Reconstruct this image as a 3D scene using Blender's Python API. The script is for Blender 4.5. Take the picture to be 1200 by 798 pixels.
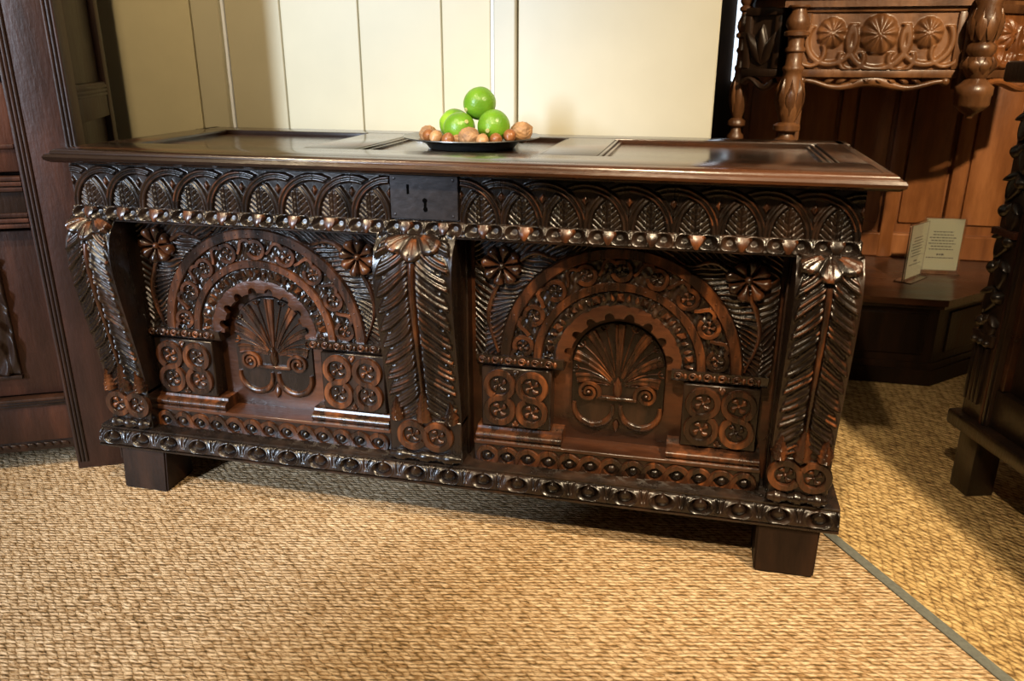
import bpy, bmesh, math, random
import numpy as np
from mathutils import Vector, Matrix

# ------------------------------------------------------------------ scene, camera, light
for o in list(bpy.data.objects):
    bpy.data.objects.remove(o)
sc = bpy.context.scene
COL = sc.collection
S = 0.7                      # layout units -> metres
PI = math.pi
random.seed(7)
rng = np.random.default_rng(7)

FPX, CAM, YAW, PITCH, ROLL = 935.66, (1.3989, -1.5715, 1.0359), -0.2279, 0.3388, 0.0024
cam_d = bpy.data.cameras.new('camera')
cam = bpy.data.objects.new('camera', cam_d)
COL.objects.link(cam)
cam_d.sensor_fit = 'HORIZONTAL'
cam_d.sensor_width = 36.0
cam_d.lens = FPX / 1200 * 36.0
cam_d.clip_start = 0.02
cam_d.dof.use_dof = True
cam_d.dof.focus_distance = 1.85 * S
cam_d.dof.aperture_fstop = 6.3
_F = Vector((math.sin(YAW) * math.cos(PITCH), math.cos(YAW) * math.cos(PITCH), -math.sin(PITCH)))
_R = Vector((math.cos(YAW), -math.sin(YAW), 0))
_U = _R.cross(_F)
_R2 = _R * math.cos(ROLL) + _U * math.sin(ROLL)
_U2 = _U * math.cos(ROLL) - _R * math.sin(ROLL)
mw = Matrix((_R2, _U2, -_F)).transposed().to_4x4()
mw.translation = Vector(CAM) * S
cam.matrix_world = mw
sc.camera = cam

sc.view_settings.view_transform = 'Standard'
sc.view_settings.look = 'None'
sc.view_settings.gamma = 1
sc.view_settings.use_curve_mapping = False
sc.view_settings.exposure = 0.0

w = bpy.data.worlds.new('world')
sc.world = w
w.use_nodes = True
w.node_tree.nodes['Background'].inputs[0].default_value = (1.0, 0.86, 0.68, 1)
w.node_tree.nodes['Background'].inputs[1].default_value = 0.12


def aim(o, target):
    o.rotation_euler = (Vector(target) * S - o.location).to_track_quat('-Z', 'Y').to_euler()


def spot(name, loc, target, power, color, size=60, blend=0.6, radius=0.03):
    d = bpy.data.lights.new(name, 'SPOT')
    d.energy = power; d.color = color; d.spot_size = math.radians(size); d.spot_blend = blend
    d.shadow_soft_size = radius
    o = bpy.data.objects.new(name, d); COL.objects.link(o)
    o.location = Vector(loc) * S
    aim(o, target)
    return o


def area(name, loc, target, power, color, sx, sy):
    d = bpy.data.lights.new(name, 'AREA')
    d.shape = 'RECTANGLE'; d.size = sx; d.size_y = sy; d.energy = power; d.color = color
    o = bpy.data.objects.new(name, d); COL.objects.link(o)
    o.location = Vector(loc) * S
    aim(o, target)
    return o


WARM = (1.0, 0.78, 0.50)
# warm ceiling spots in front of the chest, an added wall fill, and the daylight that comes through the window behind the camera
spot('ceiling_spot_left', (-0.55, -1.6, 2.5), (0.30, -0.35, 0.0), 88, WARM, 66, 0.85)
spot('ceiling_spot_middle', (1.20, -1.75, 2.5), (1.10, -0.15, 0.25), 128, WARM, 56, 0.85)
spot('ceiling_spot_right', (2.60, -0.95, 2.5), (2.05, 0.80, 0.2), 240, WARM, 72, 0.6)
spot('wall_fill_spot', (0.40, -0.75, 2.6), (0.0, 0.68, 0.95), 62, WARM, 75, 0.8)  # added fill spot, lifts the dark left part of the back wall
area('window_daylight', (-2.45, -7.0, 2.6), (0.5, 0.1, 0.4), 470, (0.70, 0.83, 1.0), 0.5, 1.7)

# ------------------------------------------------------------------ materials
def nt(name):
    m = bpy.data.materials.new(name); m.use_nodes = True
    t = m.node_tree
    return m, t, t.nodes['Principled BSDF']


def N(t, kind, **kw):
    n = t.nodes.new(kind)
    for k, v in kw.items():
        if k.startswith('i_'):
            key = k[2:]
            key = int(key) if key.isdigit() else key.replace('_', ' ')
            n.inputs[key].default_value = v
        else:
            setattr(n, k, v)
    return n


def ramp(t, fac, stops):
    r = t.nodes.new('ShaderNodeValToRGB')
    e = r.color_ramp.elements
    while len(e) < len(stops):
        e.new(0.5)
    for x, (p, c) in zip(e, stops):
        x.position = p; x.color = (*c, 1) if len(c) == 3 else c
    t.links.new(fac, r.inputs[0])
    return r.outputs[0]


def wood(name, cols, rough=(0.28, 0.5), scale=14, stretch=(1, 1, 0.18), bump=0.25, coat=0.25, spec=0.5, fine=160):
    m, t, b = nt(name)
    tc = N(t, 'ShaderNodeTexCoord')
    mp = N(t, 'ShaderNodeMapping'); mp.inputs['Scale'].default_value = stretch
    oi = N(t, 'ShaderNodeObjectInfo')
    om = N(t, 'ShaderNodeVectorMath', operation='MULTIPLY_ADD')
    t.links.new(oi.outputs['Random'], om.inputs[0]); om.inputs[1].default_value = (7, 5, 9); t.links.new(tc.outputs['Object'], om.inputs[2])
    t.links.new(om.outputs[0], mp.inputs[0])
    n1 = N(t, 'ShaderNodeTexNoise', i_Scale=scale, i_Detail=6.0, i_Roughness=0.65)
    t.links.new(mp.outputs[0], n1.inputs[0])
    k = len(cols)
    col = ramp(t, n1.outputs[0], [(0.32 + 0.36 * i / (k - 1), c) for i, c in enumerate(cols)])
    t.links.new(col, b.inputs['Base Color'])
    n2 = N(t, 'ShaderNodeTexNoise', i_Scale=fine, i_Detail=4.0)
    t.links.new(mp.outputs[0], n2.inputs[0])
    mr = N(t, 'ShaderNodeMapRange'); mr.inputs[3].default_value = rough[0]; mr.inputs[4].default_value = rough[1]
    mr.inputs[1].default_value = 0.3; mr.inputs[2].default_value = 0.7
    t.links.new(n1.outputs[0], mr.inputs[0])
    t.links.new(mr.outputs[0], b.inputs['Roughness'])
    n3 = N(t, 'ShaderNodeTexNoise', i_Scale=fine * 0.35, i_Detail=3.0)
    t.links.new(tc.outputs['Object'], n3.inputs[0])
    ad = N(t, 'ShaderNodeMath', operation='ADD')
    t.links.new(n2.outputs[0], ad.inputs[0]); t.links.new(n3.outputs[0], ad.inputs[1])
    bp = N(t, 'ShaderNodeBump', i_Strength=bump, i_Distance=0.002)
    t.links.new(ad.outputs[0], bp.inputs['Height'])
    t.links.new(bp.outputs[0], b.inputs['Normal'])
    b.inputs['Specular IOR Level'].default_value = spec
    b.inputs['Coat Weight'].default_value = coat
    b.inputs['Coat Roughness'].default_value = 0.22
    return m


def plain(name, col, rough=0.5, metal=0.0, bump=0, scale=40, spec=0.5, var=0.0):
    m, t, b = nt(name)
    b.inputs['Roughness'].default_value = rough
    b.inputs['Metallic'].default_value = metal
    b.inputs['Specular IOR Level'].default_value = spec
    tc = N(t, 'ShaderNodeTexCoord')
    n = N(t, 'ShaderNodeTexNoise', i_Scale=scale, i_Detail=4.0)
    t.links.new(tc.outputs['Object'], n.inputs[0])
    lo = tuple(max(0, c * (1 - var)) for c in col); hi = tuple(c * (1 + var) for c in col)
    t.links.new(ramp(t, n.outputs[0], [(0.3, lo), (0.7, hi)]), b.inputs['Base Color'])
    if bump:
        bp = N(t, 'ShaderNodeBump', i_Strength=bump, i_Distance=0.003)
        t.links.new(n.outputs[0], bp.inputs['Height']); t.links.new(bp.outputs[0], b.inputs['Normal'])
    return m


def emit(name, col, power):
    m, t, b = nt(name)
    b.inputs['Base Color'].default_value = (*col, 1)
    b.inputs['Emission Color'].default_value = (*col, 1)
    b.inputs['Emission Strength'].default_value = power
    return m


def sisal(name, ang, light, mid, dark, pu=0.026, pv=0.0125, twill=0.5):
    """coarse woven sisal: staggered rows of twisted knots"""
    m, t, b = nt(name)
    L = t.links.new
    tc = N(t, 'ShaderNodeTexCoord')
    mp = N(t, 'ShaderNodeMapping'); mp.inputs['Rotation'].default_value = (0, 0, ang)
    L(tc.outputs['Object'], mp.inputs[0])
    nz = N(t, 'ShaderNodeTexNoise', i_Scale=34.0, i_Detail=2.0)
    L(mp.outputs[0], nz.inputs[0])
    wob = N(t, 'ShaderNodeVectorMath', operation='MULTIPLY_ADD')
    L(nz.outputs['Color'], wob.inputs[0]); wob.inputs[1].default_value = (0.020, 0.0075, 0); L(mp.outputs[0], wob.inputs[2])
    sp = N(t, 'ShaderNodeSeparateXYZ'); L(wob.outputs[0], sp.inputs[0])

    def mth(op, a, bb=None):
        n = N(t, 'ShaderNodeMath', operation=op)
        for i, v in enumerate((a, bb)):
            if v is None: continue
            if isinstance(v, (int, float)): n.inputs[i].default_value = v
            else: L(v, n.inputs[i])
        return n.outputs[0]
    y = mth('DIVIDE', sp.outputs[1], pv)
    row = mth('FLOOR', y)
    rn = N(t, 'ShaderNodeTexWhiteNoise', noise_dimensions='1D'); L(row, rn.inputs['W'])
    x = mth('ADD', mth('DIVIDE', sp.outputs[0], pu), mth('ADD', mth('MULTIPLY', row, twill), mth('MULTIPLY', rn.outputs['Value'], 0.30)))
    fy = mth('FRACT', y)
    x = mth('ADD', x, mth('MULTIPLY', fy, 0.45))
    hx = mth('ABSOLUTE', mth('SINE', mth('MULTIPLY', x, PI)))
    hy = mth('SINE', mth('MULTIPLY', fy, PI))
    h = mth('POWER', mth('MULTIPLY', mth('POWER', hx, 0.55), hy), 0.65)
    # chopped fibres lying along the rows
    fib = N(t, 'ShaderNodeTexNoise', i_Scale=1.0, i_Detail=4.0, i_Roughness=0.62)
    mp2 = N(t, 'ShaderNodeMapping'); mp2.inputs['Rotation'].default_value = (0, 0, ang + 0.22); mp2.inputs['Scale'].default_value = (0.9 / pu, 1.15 / pv, 1)
    L(tc.outputs['Object'], mp2.inputs[0]); L(mp2.outputs[0], fib.inputs[0])
    cell = N(t, 'ShaderNodeTexWhiteNoise', noise_dimensions='2D')
    cv = N(t, 'ShaderNodeCombineXYZ'); L(mth('FLOOR', x), cv.inputs[0]); L(row, cv.inputs[1]); L(cv.outputs[0], cell.inputs['Vector'])
    big = N(t, 'ShaderNodeTexNoise', i_Scale=2.2, i_Detail=4.0); L(tc.outputs['Object'], big.inputs[0])
    hh = mth('ADD', mth('MULTIPLY', h, 0.44), mth('MULTIPLY', mth('SUBTRACT', fib.outputs[0], 0.48), 1.75))
    tone = mth('ADD', mth('ADD', hh, mth('MULTIPLY', cell.outputs['Value'], 0.22)), mth('MULTIPLY', mth('SUBTRACT', big.outputs[0], 0.5), 0.35))
    pale = tuple(min(0.93, c * 1.12 + 0.10) for c in light)
    base = ramp(t, tone, [(0.02, dark), (0.26, mid), (0.62, light), (0.95, pale)])
    L(base, b.inputs['Base Color'])
    b.inputs['Roughness'].default_value = 0.7
    b.inputs['Specular IOR Level'].default_value = 0.3
    bp = N(t, 'ShaderNodeBump', i_Strength=1.0, i_Distance=0.007)
    L(hh, bp.inputs['Height']); L(bp.outputs[0], b.inputs['Normal'])
    return m


DARK = wood('dark_waxed_oak', [(0.005, 0.0034, 0.0026), (0.011, 0.0064, 0.0044), (0.030, 0.0135, 0.0068)], (0.20, 0.38), coat=0.3, spec=0.42)
RUB = wood('rubbed_oak', [(0.008, 0.0046, 0.003), (0.018, 0.0080, 0.0044), (0.060, 0.0200, 0.0074), (0.160, 0.0500, 0.0140)], (0.20, 0.38), scale=26, coat=0.3, spec=0.42)
RED = wood('red_brown_oak', [(0.014, 0.006, 0.0034), (0.042, 0.0145, 0.0064), (0.100, 0.032, 0.0105)], (0.24, 0.42), scale=10, stretch=(0.25, 1, 1))
LIDM = wood('lid_oak', [(0.007, 0.0042, 0.0027), (0.017, 0.008, 0.0045), (0.075, 0.026, 0.009)], (0.14, 0.28), scale=9, stretch=(0.12, 1, 1), bump=0.12, coat=0.5)
FOOTM = wood('foot_oak', [(0.008, 0.0045, 0.003), (0.016, 0.008, 0.0045), (0.03, 0.013, 0.006)], (0.4, 0.6), coat=0.0, spec=0.2)
CUPB = wood('cupboard_oak', [(0.009, 0.005, 0.0034), (0.020, 0.009, 0.005), (0.045, 0.016, 0.007)], (0.35, 0.55), scale=9, coat=0.1, spec=0.35)
CUPR = wood('cupboard_red_oak', [(0.014, 0.006, 0.004), (0.033, 0.012, 0.007), (0.075, 0.023, 0.010)], (0.38, 0.55), scale=7, coat=0.1, spec=0.35)
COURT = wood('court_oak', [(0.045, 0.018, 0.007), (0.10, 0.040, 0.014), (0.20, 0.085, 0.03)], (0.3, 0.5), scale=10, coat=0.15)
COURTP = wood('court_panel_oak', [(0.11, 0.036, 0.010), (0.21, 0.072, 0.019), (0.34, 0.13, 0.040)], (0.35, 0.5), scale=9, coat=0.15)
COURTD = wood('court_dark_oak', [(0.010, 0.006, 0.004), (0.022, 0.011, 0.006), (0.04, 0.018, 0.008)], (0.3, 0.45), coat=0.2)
BLACKW = wood('black_oak', [(0.006, 0.0042, 0.0032), (0.014, 0.008, 0.005), (0.03, 0.014, 0.007)], (0.28, 0.45), coat=0.25)
IRON = plain('iron_plate', (0.034, 0.029, 0.030), 0.34, 0.5, 0.12, 60, var=0.25)
HOLE = plain('keyhole_black', (0.002, 0.002, 0.002), 0.95, spec=0.0)
PEWTER = plain('pewter', (0.20, 0.20, 0.19), 0.30, 0.9, 0.1, 60, var=0.2)
CREAM = plain('cream_paint', (0.51, 0.455, 0.30), 0.42, 0, 0.04, 12, 0.4, 0.02)
CREAM2 = plain('pale_cream_paint', (0.455, 0.438, 0.355), 0.42, 0, 0.04, 12, 0.4, 0.02)
CREAM_SHADE = plain('cream_paint_shade_tint', (0.56, 0.485, 0.29), 0.5, 0, 0.04, 12, 0.4, 0.03)  # cream wall with the olive cast of its shadow put into the colour
WHITE = plain('white_gap_strip', (0.85, 0.88, 0.92), 0.5)
GREY = plain('grey_binding', (0.12, 0.125, 0.11), 0.8, 0, 0.4, 120, 0.2, 0.15)
PLASTER = plain('room_plaster', (0.55, 0.47, 0.34), 0.9)
UNDER = plain('subfloor', (0.2, 0.14, 0.08), 0.9)
PAPER = plain('card_paper', (0.80, 0.76, 0.58), 0.6)
INK = plain('card_ink', (0.16, 0.15, 0.12), 0.7)
SKYW = emit('window_light', (0.75, 0.88, 1.0), 2.2)
RUGM = sisal('sisal_weave', math.radians(-13), (0.70, 0.515, 0.315), (0.385, 0.228, 0.100), (0.14, 0.085, 0.028), 0.0185, 0.0100, 0.37)
RUGR = sisal('sisal_weave_other_way', math.radians(42), (0.66, 0.46, 0.20), (0.37, 0.23, 0.085), (0.16, 0.09, 0.03), 0.026, 0.0135, 0.42)


def acrylic():
    m, t, b = nt('clear_acrylic')
    b.inputs['Base Color'].default_value = (0.95, 0.97, 0.95, 1)
    b.inputs['Roughness'].default_value = 0.03
    b.inputs['Transmission Weight'].default_value = 1.0
    b.inputs['IOR'].default_value = 1.3
    return m
ACR = acrylic()


def lime_mat():
    m, t, b = nt('lime_peel')
    tc = N(t, 'ShaderNodeTexCoord')
    n = N(t, 'ShaderNodeTexNoise', i_Scale=9.0, i_Detail=3.0); t.links.new(tc.outputs['Object'], n.inputs[0])
    t.links.new(ramp(t, n.outputs[0], [(0.3, (0.075, 0.19, 0.010)), (0.55, (0.15, 0.32, 0.016)), (0.75, (0.30, 0.46, 0.035))]), b.inputs['Base Color'])
    v = N(t, 'ShaderNodeTexVoronoi', i_Scale=190.0); t.links.new(tc.outputs['Object'], v.inputs[0])
    bp = N(t, 'ShaderNodeBump', i_Strength=0.25, i_Distance=0.001); t.links.new(v.outputs[0], bp.inputs['Height'])
    t.links.new(bp.outputs[0], b.inputs['Normal'])
    b.inputs['Roughness'].default_value = 0.33
    b.inputs['Subsurface Weight'].default_value = 0.05
    return m
LIME = lime_mat()
LIMEEND = plain('lime_stem_end', (0.35, 0.34, 0.12), 0.7)
WALNUT = plain('walnut_shell', (0.30, 0.165, 0.075), 0.6, 0, 0.8, 60, var=0.35)
HAZEL = plain('hazelnut_shell', (0.23, 0.085, 0.026), 0.35, 0, 0.1, 30, var=0.3)
HAZEL2 = plain('pale_hazelnut_shell', (0.40, 0.22, 0.10), 0.4, 0, 0.1, 30, var=0.25)
HAZELT = plain('hazelnut_top', (0.50, 0.33, 0.17), 0.6)

# ------------------------------------------------------------------ mesh helpers
def mk(o, parent=None, loc=None, rz=None):
    COL.objects.link(o)
    if parent is not None: o.parent = parent
    if loc is not None: o.location = loc
    if rz: o.rotation_euler = (0, 0, rz)
    return o


def thing(name, label, cat, loc=(0, 0, 0), rz=0, group=None):
    o = bpy.data.objects.new(name, None)
    o.empty_display_size = 0.1
    COL.objects.link(o)
    o.location = Vector(loc) * S; o.rotation_euler = (0, 0, rz); o.scale = (S, S, S)
    o['label'] = label; o['category'] = cat
    if group: o['group'] = group
    return o


class B:
    """collects faces of one part"""
    def __init__(s): s.v = []; s.f = []; s.m = []; s.n = 0

    def add(s, V, F, mi=0):
        V = np.asarray(V, float).reshape(-1, 3)
        s.v.append(V)
        s.f += [[int(i) + s.n for i in f] for f in F]
        s.m += [mi] * len(F)
        s.n += len(V)
        return s

    def grid(s, P, mi=0, wrap=False, flip=False):
        a, b = P.shape[:2]
        idx = np.arange(a * b).reshape(a, b)
        if wrap: idx = np.concatenate([idx, idx[:1]], 0)
        q = np.stack([idx[:-1, :-1], idx[1:, :-1], idx[1:, 1:], idx[:-1, 1:]], -1).reshape(-1, 4)
        if flip: q = q[:, ::-1]
        return s.add(P.reshape(-1, 3), q.tolist(), mi)

    def box(s, x0, x1, y0, y1, z0, z1, bev=0.0, mi=0, seg=1):
        bm = bmesh.new()
        bmesh.ops.create_cube(bm, size=1)
        for v in bm.verts:
            v.co = Vector(((x0 + x1) / 2 + v.co.x * (x1 - x0), (y0 + y1) / 2 + v.co.y * (y1 - y0), (z0 + z1) / 2 + v.co.z * (z1 - z0)))
        if bev:
            bmesh.ops.bevel(bm, geom=bm.edges[:], offset=bev, segments=seg, affect='EDGES', profile=0.5)
        return s.bm(bm, mi)

    def bm(s, bm, mi=0):
        bm.verts.index_update()
        s.add([v.co[:] for v in bm.verts], [[v.index for v in f.verts] for f in bm.faces], mi)
        bm.free(); return s

    def prof_x(s, prof, x0, x1, mi=0):
        """closed (y,z) profile swept along x"""
        n = len(prof)
        V = [(x0, y, z) for y, z in prof] + [(x1, y, z) for y, z in prof]
        F = [[i, (i + 1) % n, n + (i + 1) % n, n + i] for i in range(n)] + [list(range(n))[::-1], list(range(n, 2 * n))]
        return s.add(V, F, mi)

    def prof_z(s, prof, z0, z1, mi=0):
        n = len(prof)
        V = [(x, y, z0) for x, y in prof] + [(x, y, z1) for x, y in prof]
        F = [[i, (i + 1) % n, n + (i + 1) % n, n + i] for i in range(n)] + [list(range(n))[::-1], list(range(n, 2 * n))]
        return s.add(V, F, mi)

    def ribbon(s, path, hw, h, prof='round', closed=False, h0=0.0, mi=0, sink=0.003):
        """low-relief band along a (u,v) path; relief rises toward -y"""
        P = np.asarray(path, float)
        if closed:
            T = np.roll(P, -1, 0) - np.roll(P, 1, 0)
        else:
            T = np.gradient(P, axis=0)
        T /= np.linalg.norm(T, axis=1)[:, None] + 1e-12
        Nn = np.stack([-T[:, 1], T[:, 0]], 1)
        pr = PROF[prof]
        hw = np.broadcast_to(hw, len(P)); h = np.broadcast_to(h, len(P)); h0 = np.broadcast_to(h0, len(P))
        G = np.zeros((len(P), len(pr), 3))
        for k, (a, b) in enumerate(pr):
            q = P + Nn * (hw * a)[:, None]
            G[:, k, 0] = q[:, 0]; G[:, k, 2] = q[:, 1]
            G[:, k, 1] = -(h0 + h * b) if b > 0 else -(h0 - sink)
        s.grid(G, mi, wrap=closed)
        if not closed:
            n0 = s.n - len(P) * len(pr); k = len(pr)
            s.f += [[n0 + i for i in range(k)][::-1], [s.n - k + i for i in range(k)]]
            s.m += [mi, mi]
        return s

    def dome(s, cx, cz, rx, rz, h, h0=0.0, seg=12, rings=4, mi=0, y=None):
        G = np.zeros((seg, rings + 1, 3))
        th = np.arange(seg) * 2 * PI / seg
        for j in range(rings + 1):
            a = j / rings * PI / 2
            r = math.cos(a)
            G[:, j, 0] = cx + rx * r * np.cos(th); G[:, j, 2] = cz + rz * r * np.sin(th)
            G[:, j, 1] = -(h0 + h * math.sin(a)) if j else -(h0 - 0.003)
        return s.grid(G, mi, wrap=True, flip=False)

    def petal(s, L, W, H, h0=0.0, ang=0.0, cx=0, cz=0, tip=0.72, point=False, mi=0, start=0.0, bend=0.0, n=9, k=7, crease=0.0):
        """teardrop petal leaving (cx,cz) in direction ang (from +v, clockwise)"""
        G = np.zeros((n, k, 3))
        for i in range(n):
            t = i / (n - 1)
            if point: wd = W * math.sin(PI * min(1, max(0, t)) ** 0.75) ** 0.9 if 0 < t < 1 else 0.0
            else:
                wd = W * (t / tip) if t < tip else W * math.sqrt(max(0, 1 - ((t - tip) / (1 - tip)) ** 2))
                if t == 0: wd = W * 0.08
            hh = H * (0.25 + 0.75 * math.sin(PI * min(t / tip * 0.5, 0.5) if t < tip else PI / 2 * (1 - 0.8 * ((t - tip) / (1 - tip)) ** 2)))
            for j in range(k):
                a = PI * j / (k - 1)
                x = wd * math.cos(a); y = start + t * L
                x += bend * math.sin(PI * t) * L
                u = x * math.cos(ang) + y * math.sin(ang); v = -x * math.sin(ang) + y * math.cos(ang)
                up = math.sin(a) ** 0.8 if 0 < j < k - 1 else 0
                if crease: up *= 1 - crease * math.exp(-((j - (k - 1) / 2) / 0.8) ** 2)
                G[i, j] = (cx + u, -(h0 + hh * up) if 0 < j < k - 1 else -(h0 - 0.002), cz + v)
        return s.grid(G, mi, flip=True)

    def lathe(s, prof, cx=0, cy=0, seg=20, mi=0, axis='z', c=0):
        """profile [(r, t)] about an axis"""
        G = np.zeros((seg, len(prof), 3))
        th = np.arange(seg) * 2 * PI / seg
        for j, (r, t) in enumerate(prof):
            if axis == 'z':
                G[:, j, 0] = cx + r * np.cos(th); G[:, j, 1] = cy + r * np.sin(th); G[:, j, 2] = t
            else:
                G[:, j, 0] = t; G[:, j, 1] = cy + r * np.cos(th); G[:, j, 2] = c + r * np.sin(th)
        return s.grid(G, mi, wrap=True, flip=False)

    def mesh(s, name, mats, sharp=38):
        me = bpy.data.meshes.new(name)
        V = np.concatenate(s.v)
        me.from_pydata(V.tolist(), [], s.f)
        for m in (mats if isinstance(mats, (list, tuple)) else [mats]): me.materials.append(m)
        me.polygons.foreach_set('material_index', s.m)
        me.validate()
        bm = bmesh.new(); bm.from_mesh(me)
        bmesh.ops.recalc_face_normals(bm, faces=bm.faces[:])
        bm.to_mesh(me); bm.free()
        me.polygons.foreach_set('use_smooth', [True] * len(me.polygons))
        if sharp: me.set_sharp_from_angle(angle=math.radians(sharp))
        me.update()
        return me

    def obj(s, name, mats, parent=None, loc=None, sharp=38):
        return mk(bpy.data.objects.new(name, s.mesh(name, mats, sharp)), parent, loc)


def inst(name, me, parent, loc=(0, 0, 0), ry=0.0, scale=None):
    o = bpy.data.objects.new(name, me)
    COL.objects.link(o); o.parent = parent; o.location = loc
    if ry: o.rotation_euler = (0, ry, 0)
    if scale: o.scale = scale
    return o


PROF = {
    'round': [(-1, 0), (-.92, .45), (-.6, .85), (0, 1), (.6, .85), (.92, .45), (1, 0)],
    'flat': [(-1, 0), (-.93, .7), (-.75, 1), (.75, 1), (.93, .7), (1, 0)],
    'groove': [(-1, 0), (-.93, .7), (-.75, 1), (-.45, .95), (-.3, .6), (.3, .6), (.45, .95), (.75, 1), (.93, .7), (1, 0)],
    'ridge': [(-1, 0), (-.8, .3), (0, 1), (.8, .3), (1, 0)],
}


def ss(a, b, x):
    t = np.clip((x - a) / (b - a), 0, 1)
    return t * t * (3 - 2 * t)


def frac(x): return x - np.floor(x)


def wob(u, v, k=1.0, seed=0):
    r = np.random.default_rng(seed); o = 0
    for i in range(6):
        a = r.uniform(0, 6.28); f = k * r.uniform(0.5, 1.6)
        o = o + np.sin((u * math.cos(a) + v * math.sin(a)) * f + r.uniform(0, 6.28))
    return o / 3


def hf(u0, u1, v0, v1, res, fn, hole=None, matfn=None, skirt=0.012):
    """carved board: grid of (u,v) with relief toward -y; hole(u,v) faces are left open"""
    nu = int(round((u1 - u0) / res)) + 1; nv = int(round((v1 - v0) / res)) + 1
    U, V = np.meshgrid(np.linspace(u0, u1, nu), np.linspace(v0, v1, nv), indexing='ij')
    H = fn(U, V)
    P = np.stack([U, -H, V], -1)
    # skirt round the border
    P = np.pad(P, ((1, 1), (1, 1), (0, 0)), mode='edge')
    P[0, :, 1] = P[-1, :, 1] = skirt; P[:, 0, 1] = P[:, -1, 1] = skirt
    b = B()
    a, c = P.shape[:2]
    idx = np.arange(a * c).reshape(a, c)
    q = np.stack([idx[:-1, :-1], idx[1:, :-1], idx[1:, 1:], idx[:-1, 1:]], -1).reshape(-1, 4)
    cen = (P[:-1, :-1] + P[1:, 1:]).reshape(-1, 3) / 2
    if hole is not None:
        k = ~hole(cen[:, 0], cen[:, 2]); q = q[k]; cen = cen[k]
    mi = np.zeros(len(q), int) if matfn is None else matfn(cen[:, 0], cen[:, 2]).astype(int)
    b.v.append(P.reshape(-1, 3)); b.f = q.tolist(); b.m = mi.tolist(); b.n = a * c
    return b


def struct(name, b, mats, parent=None):
    o = b.obj(name, mats, parent)
    if parent is None:
        o['kind'] = 'structure'; o.scale = (S, S, S)
    return o


def clip_half(poly, p, n):
    """keep the part of a polygon on the side n of point p"""
    out = []
    for i in range(len(poly)):
        a, b = poly[i - 1], poly[i]
        da = (a[0] - p[0]) * n[0] + (a[1] - p[1]) * n[1]; db = (b[0] - p[0]) * n[0] + (b[1] - p[1]) * n[1]
        if (da >= 0) != (db >= 0):
            t = da / (da - db); out.append((a[0] + t * (b[0] - a[0]), a[1] + t * (b[1] - a[1])))
        if db >= 0: out.append(b)
    return out

# ------------------------------------------------------------------ the setting
SP = (1.752, 0.152); SD = (0.503, -0.864); SN = (0.864, 0.503)     # carpet seam: point, direction, normal
room = [(-2.6, -2.7), (3.6, -2.7), (3.6, 2.3), (-2.6, 2.3)]
struct('floor', B().prof_z(room, -0.03, -0.012), UNDER)
rugL = B().prof_z(clip_half(room, (SP[0] - SN[0] * .0122, SP[1] - SN[1] * .0122), (-SN[0], -SN[1])), -0.012, 0.0).obj('sisal_carpet', RUGM)
rugR = B().prof_z(clip_half(room, (SP[0] + SN[0] * .0122, SP[1] + SN[1] * .0122), SN), -0.012, 0.0).obj('sisal_carpet', RUGR)
for o, l in ((rugL, 'golden woven sisal carpet in front of and under the carved chest'), (rugR, 'woven sisal carpet beyond the grey seam, under the right-hand cupboard')):
    o['label'] = l; o['category'] = 'carpet'; o.scale = (S, S, S)
a = Vector(SP) - Vector(SD) * 1.9; c = Vector(SP) + Vector(SD) * 2.2; n_ = Vector(SN) * 0.012
bind = B().prof_z([tuple(a - n_), tuple(a + n_), tuple(c + n_), tuple(c - n_)], -0.012, 0.003).obj('carpet_binding', GREY)
bind['label'] = 'grey binding strip along the diagonal seam between the two carpets'; bind['category'] = 'carpet strip'; bind.scale = (S, S, S)

WY = 0.68; ZT = 2.7
struct('wall_back', B().box(-0.09, 1.42, WY + 0.02, WY + 0.10, -0.012, ZT), CREAM)
wb = bpy.data.objects['wall_back']
def board(x0, x1, mat, y=WY, bev=0.004, name='board'):
    B().box(x0, x1, y, WY + 0.03, 0.0, ZT, bev).obj(name, mat, wb)
for x0, x1 in ((0.016, 0.192), (0.192, 0.432), (0.432, 0.676), (0.676, 0.816)):
    board(x0 + 0.0006, x1 - 0.0006, CREAM, bev=0.003)
board(0.889, 1.42, CREAM2, WY + 0.004)
board(-0.085, 0.006, CREAM, WY - 0.016, name='corner_post')
board(0.825, 0.887, CREAM2, WY - 0.012, name='post')
B().box(0.0065, 0.0150, WY - 0.002, WY + 0.03, 0, ZT).obj('gap_strip', WHITE, wb)  # thin white strip in the gap beside the post
B().box(0.8165, 0.8245, WY - 0.002, WY + 0.03, 0, ZT).obj('gap_strip', WHITE, wb)
# left return of the wall, behind the tall cupboard
struct('wall_left', B().prof_z([(-0.09, WY - 0.012), (-0.09, WY + 0.08), (-2.6, WY + 0.08), (-2.6, WY + 0.02)], -0.012, ZT), CREAM_SHADE)
# end of the partition and the alcove behind it
struct('wall_end', B().box(1.395, 1.42, WY + 0.10, 2.2, -0.012, ZT), COURTD)
struct('wall_alcove', B().box(1.395, 3.6, 2.12, 2.2, -0.012, ZT), COURTD)
struct('wall_right', B().box(3.6, 3.68, -2.75, 2.2, -0.012, ZT), PLASTER)
struct('wall_side', B().box(-2.68, -2.6, -2.75, WY + 0.08, -0.012, ZT), PLASTER)
# wall behind the camera with the window opening that lets the daylight in
FW0, FW1 = -2.75, -2.65
fw = B()
fw.box(-2.6, -1.22, FW0, FW1, -0.012, ZT); fw.box(-0.375, 3.6, FW0, FW1, -0.012, ZT)
fw.box(-1.22, -0.375, FW0, FW1, -0.012, 0.55); fw.box(-1.22, -0.375, FW0, FW1, 2.35, ZT)
struct('wall_front', fw, PLASTER)

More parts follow.
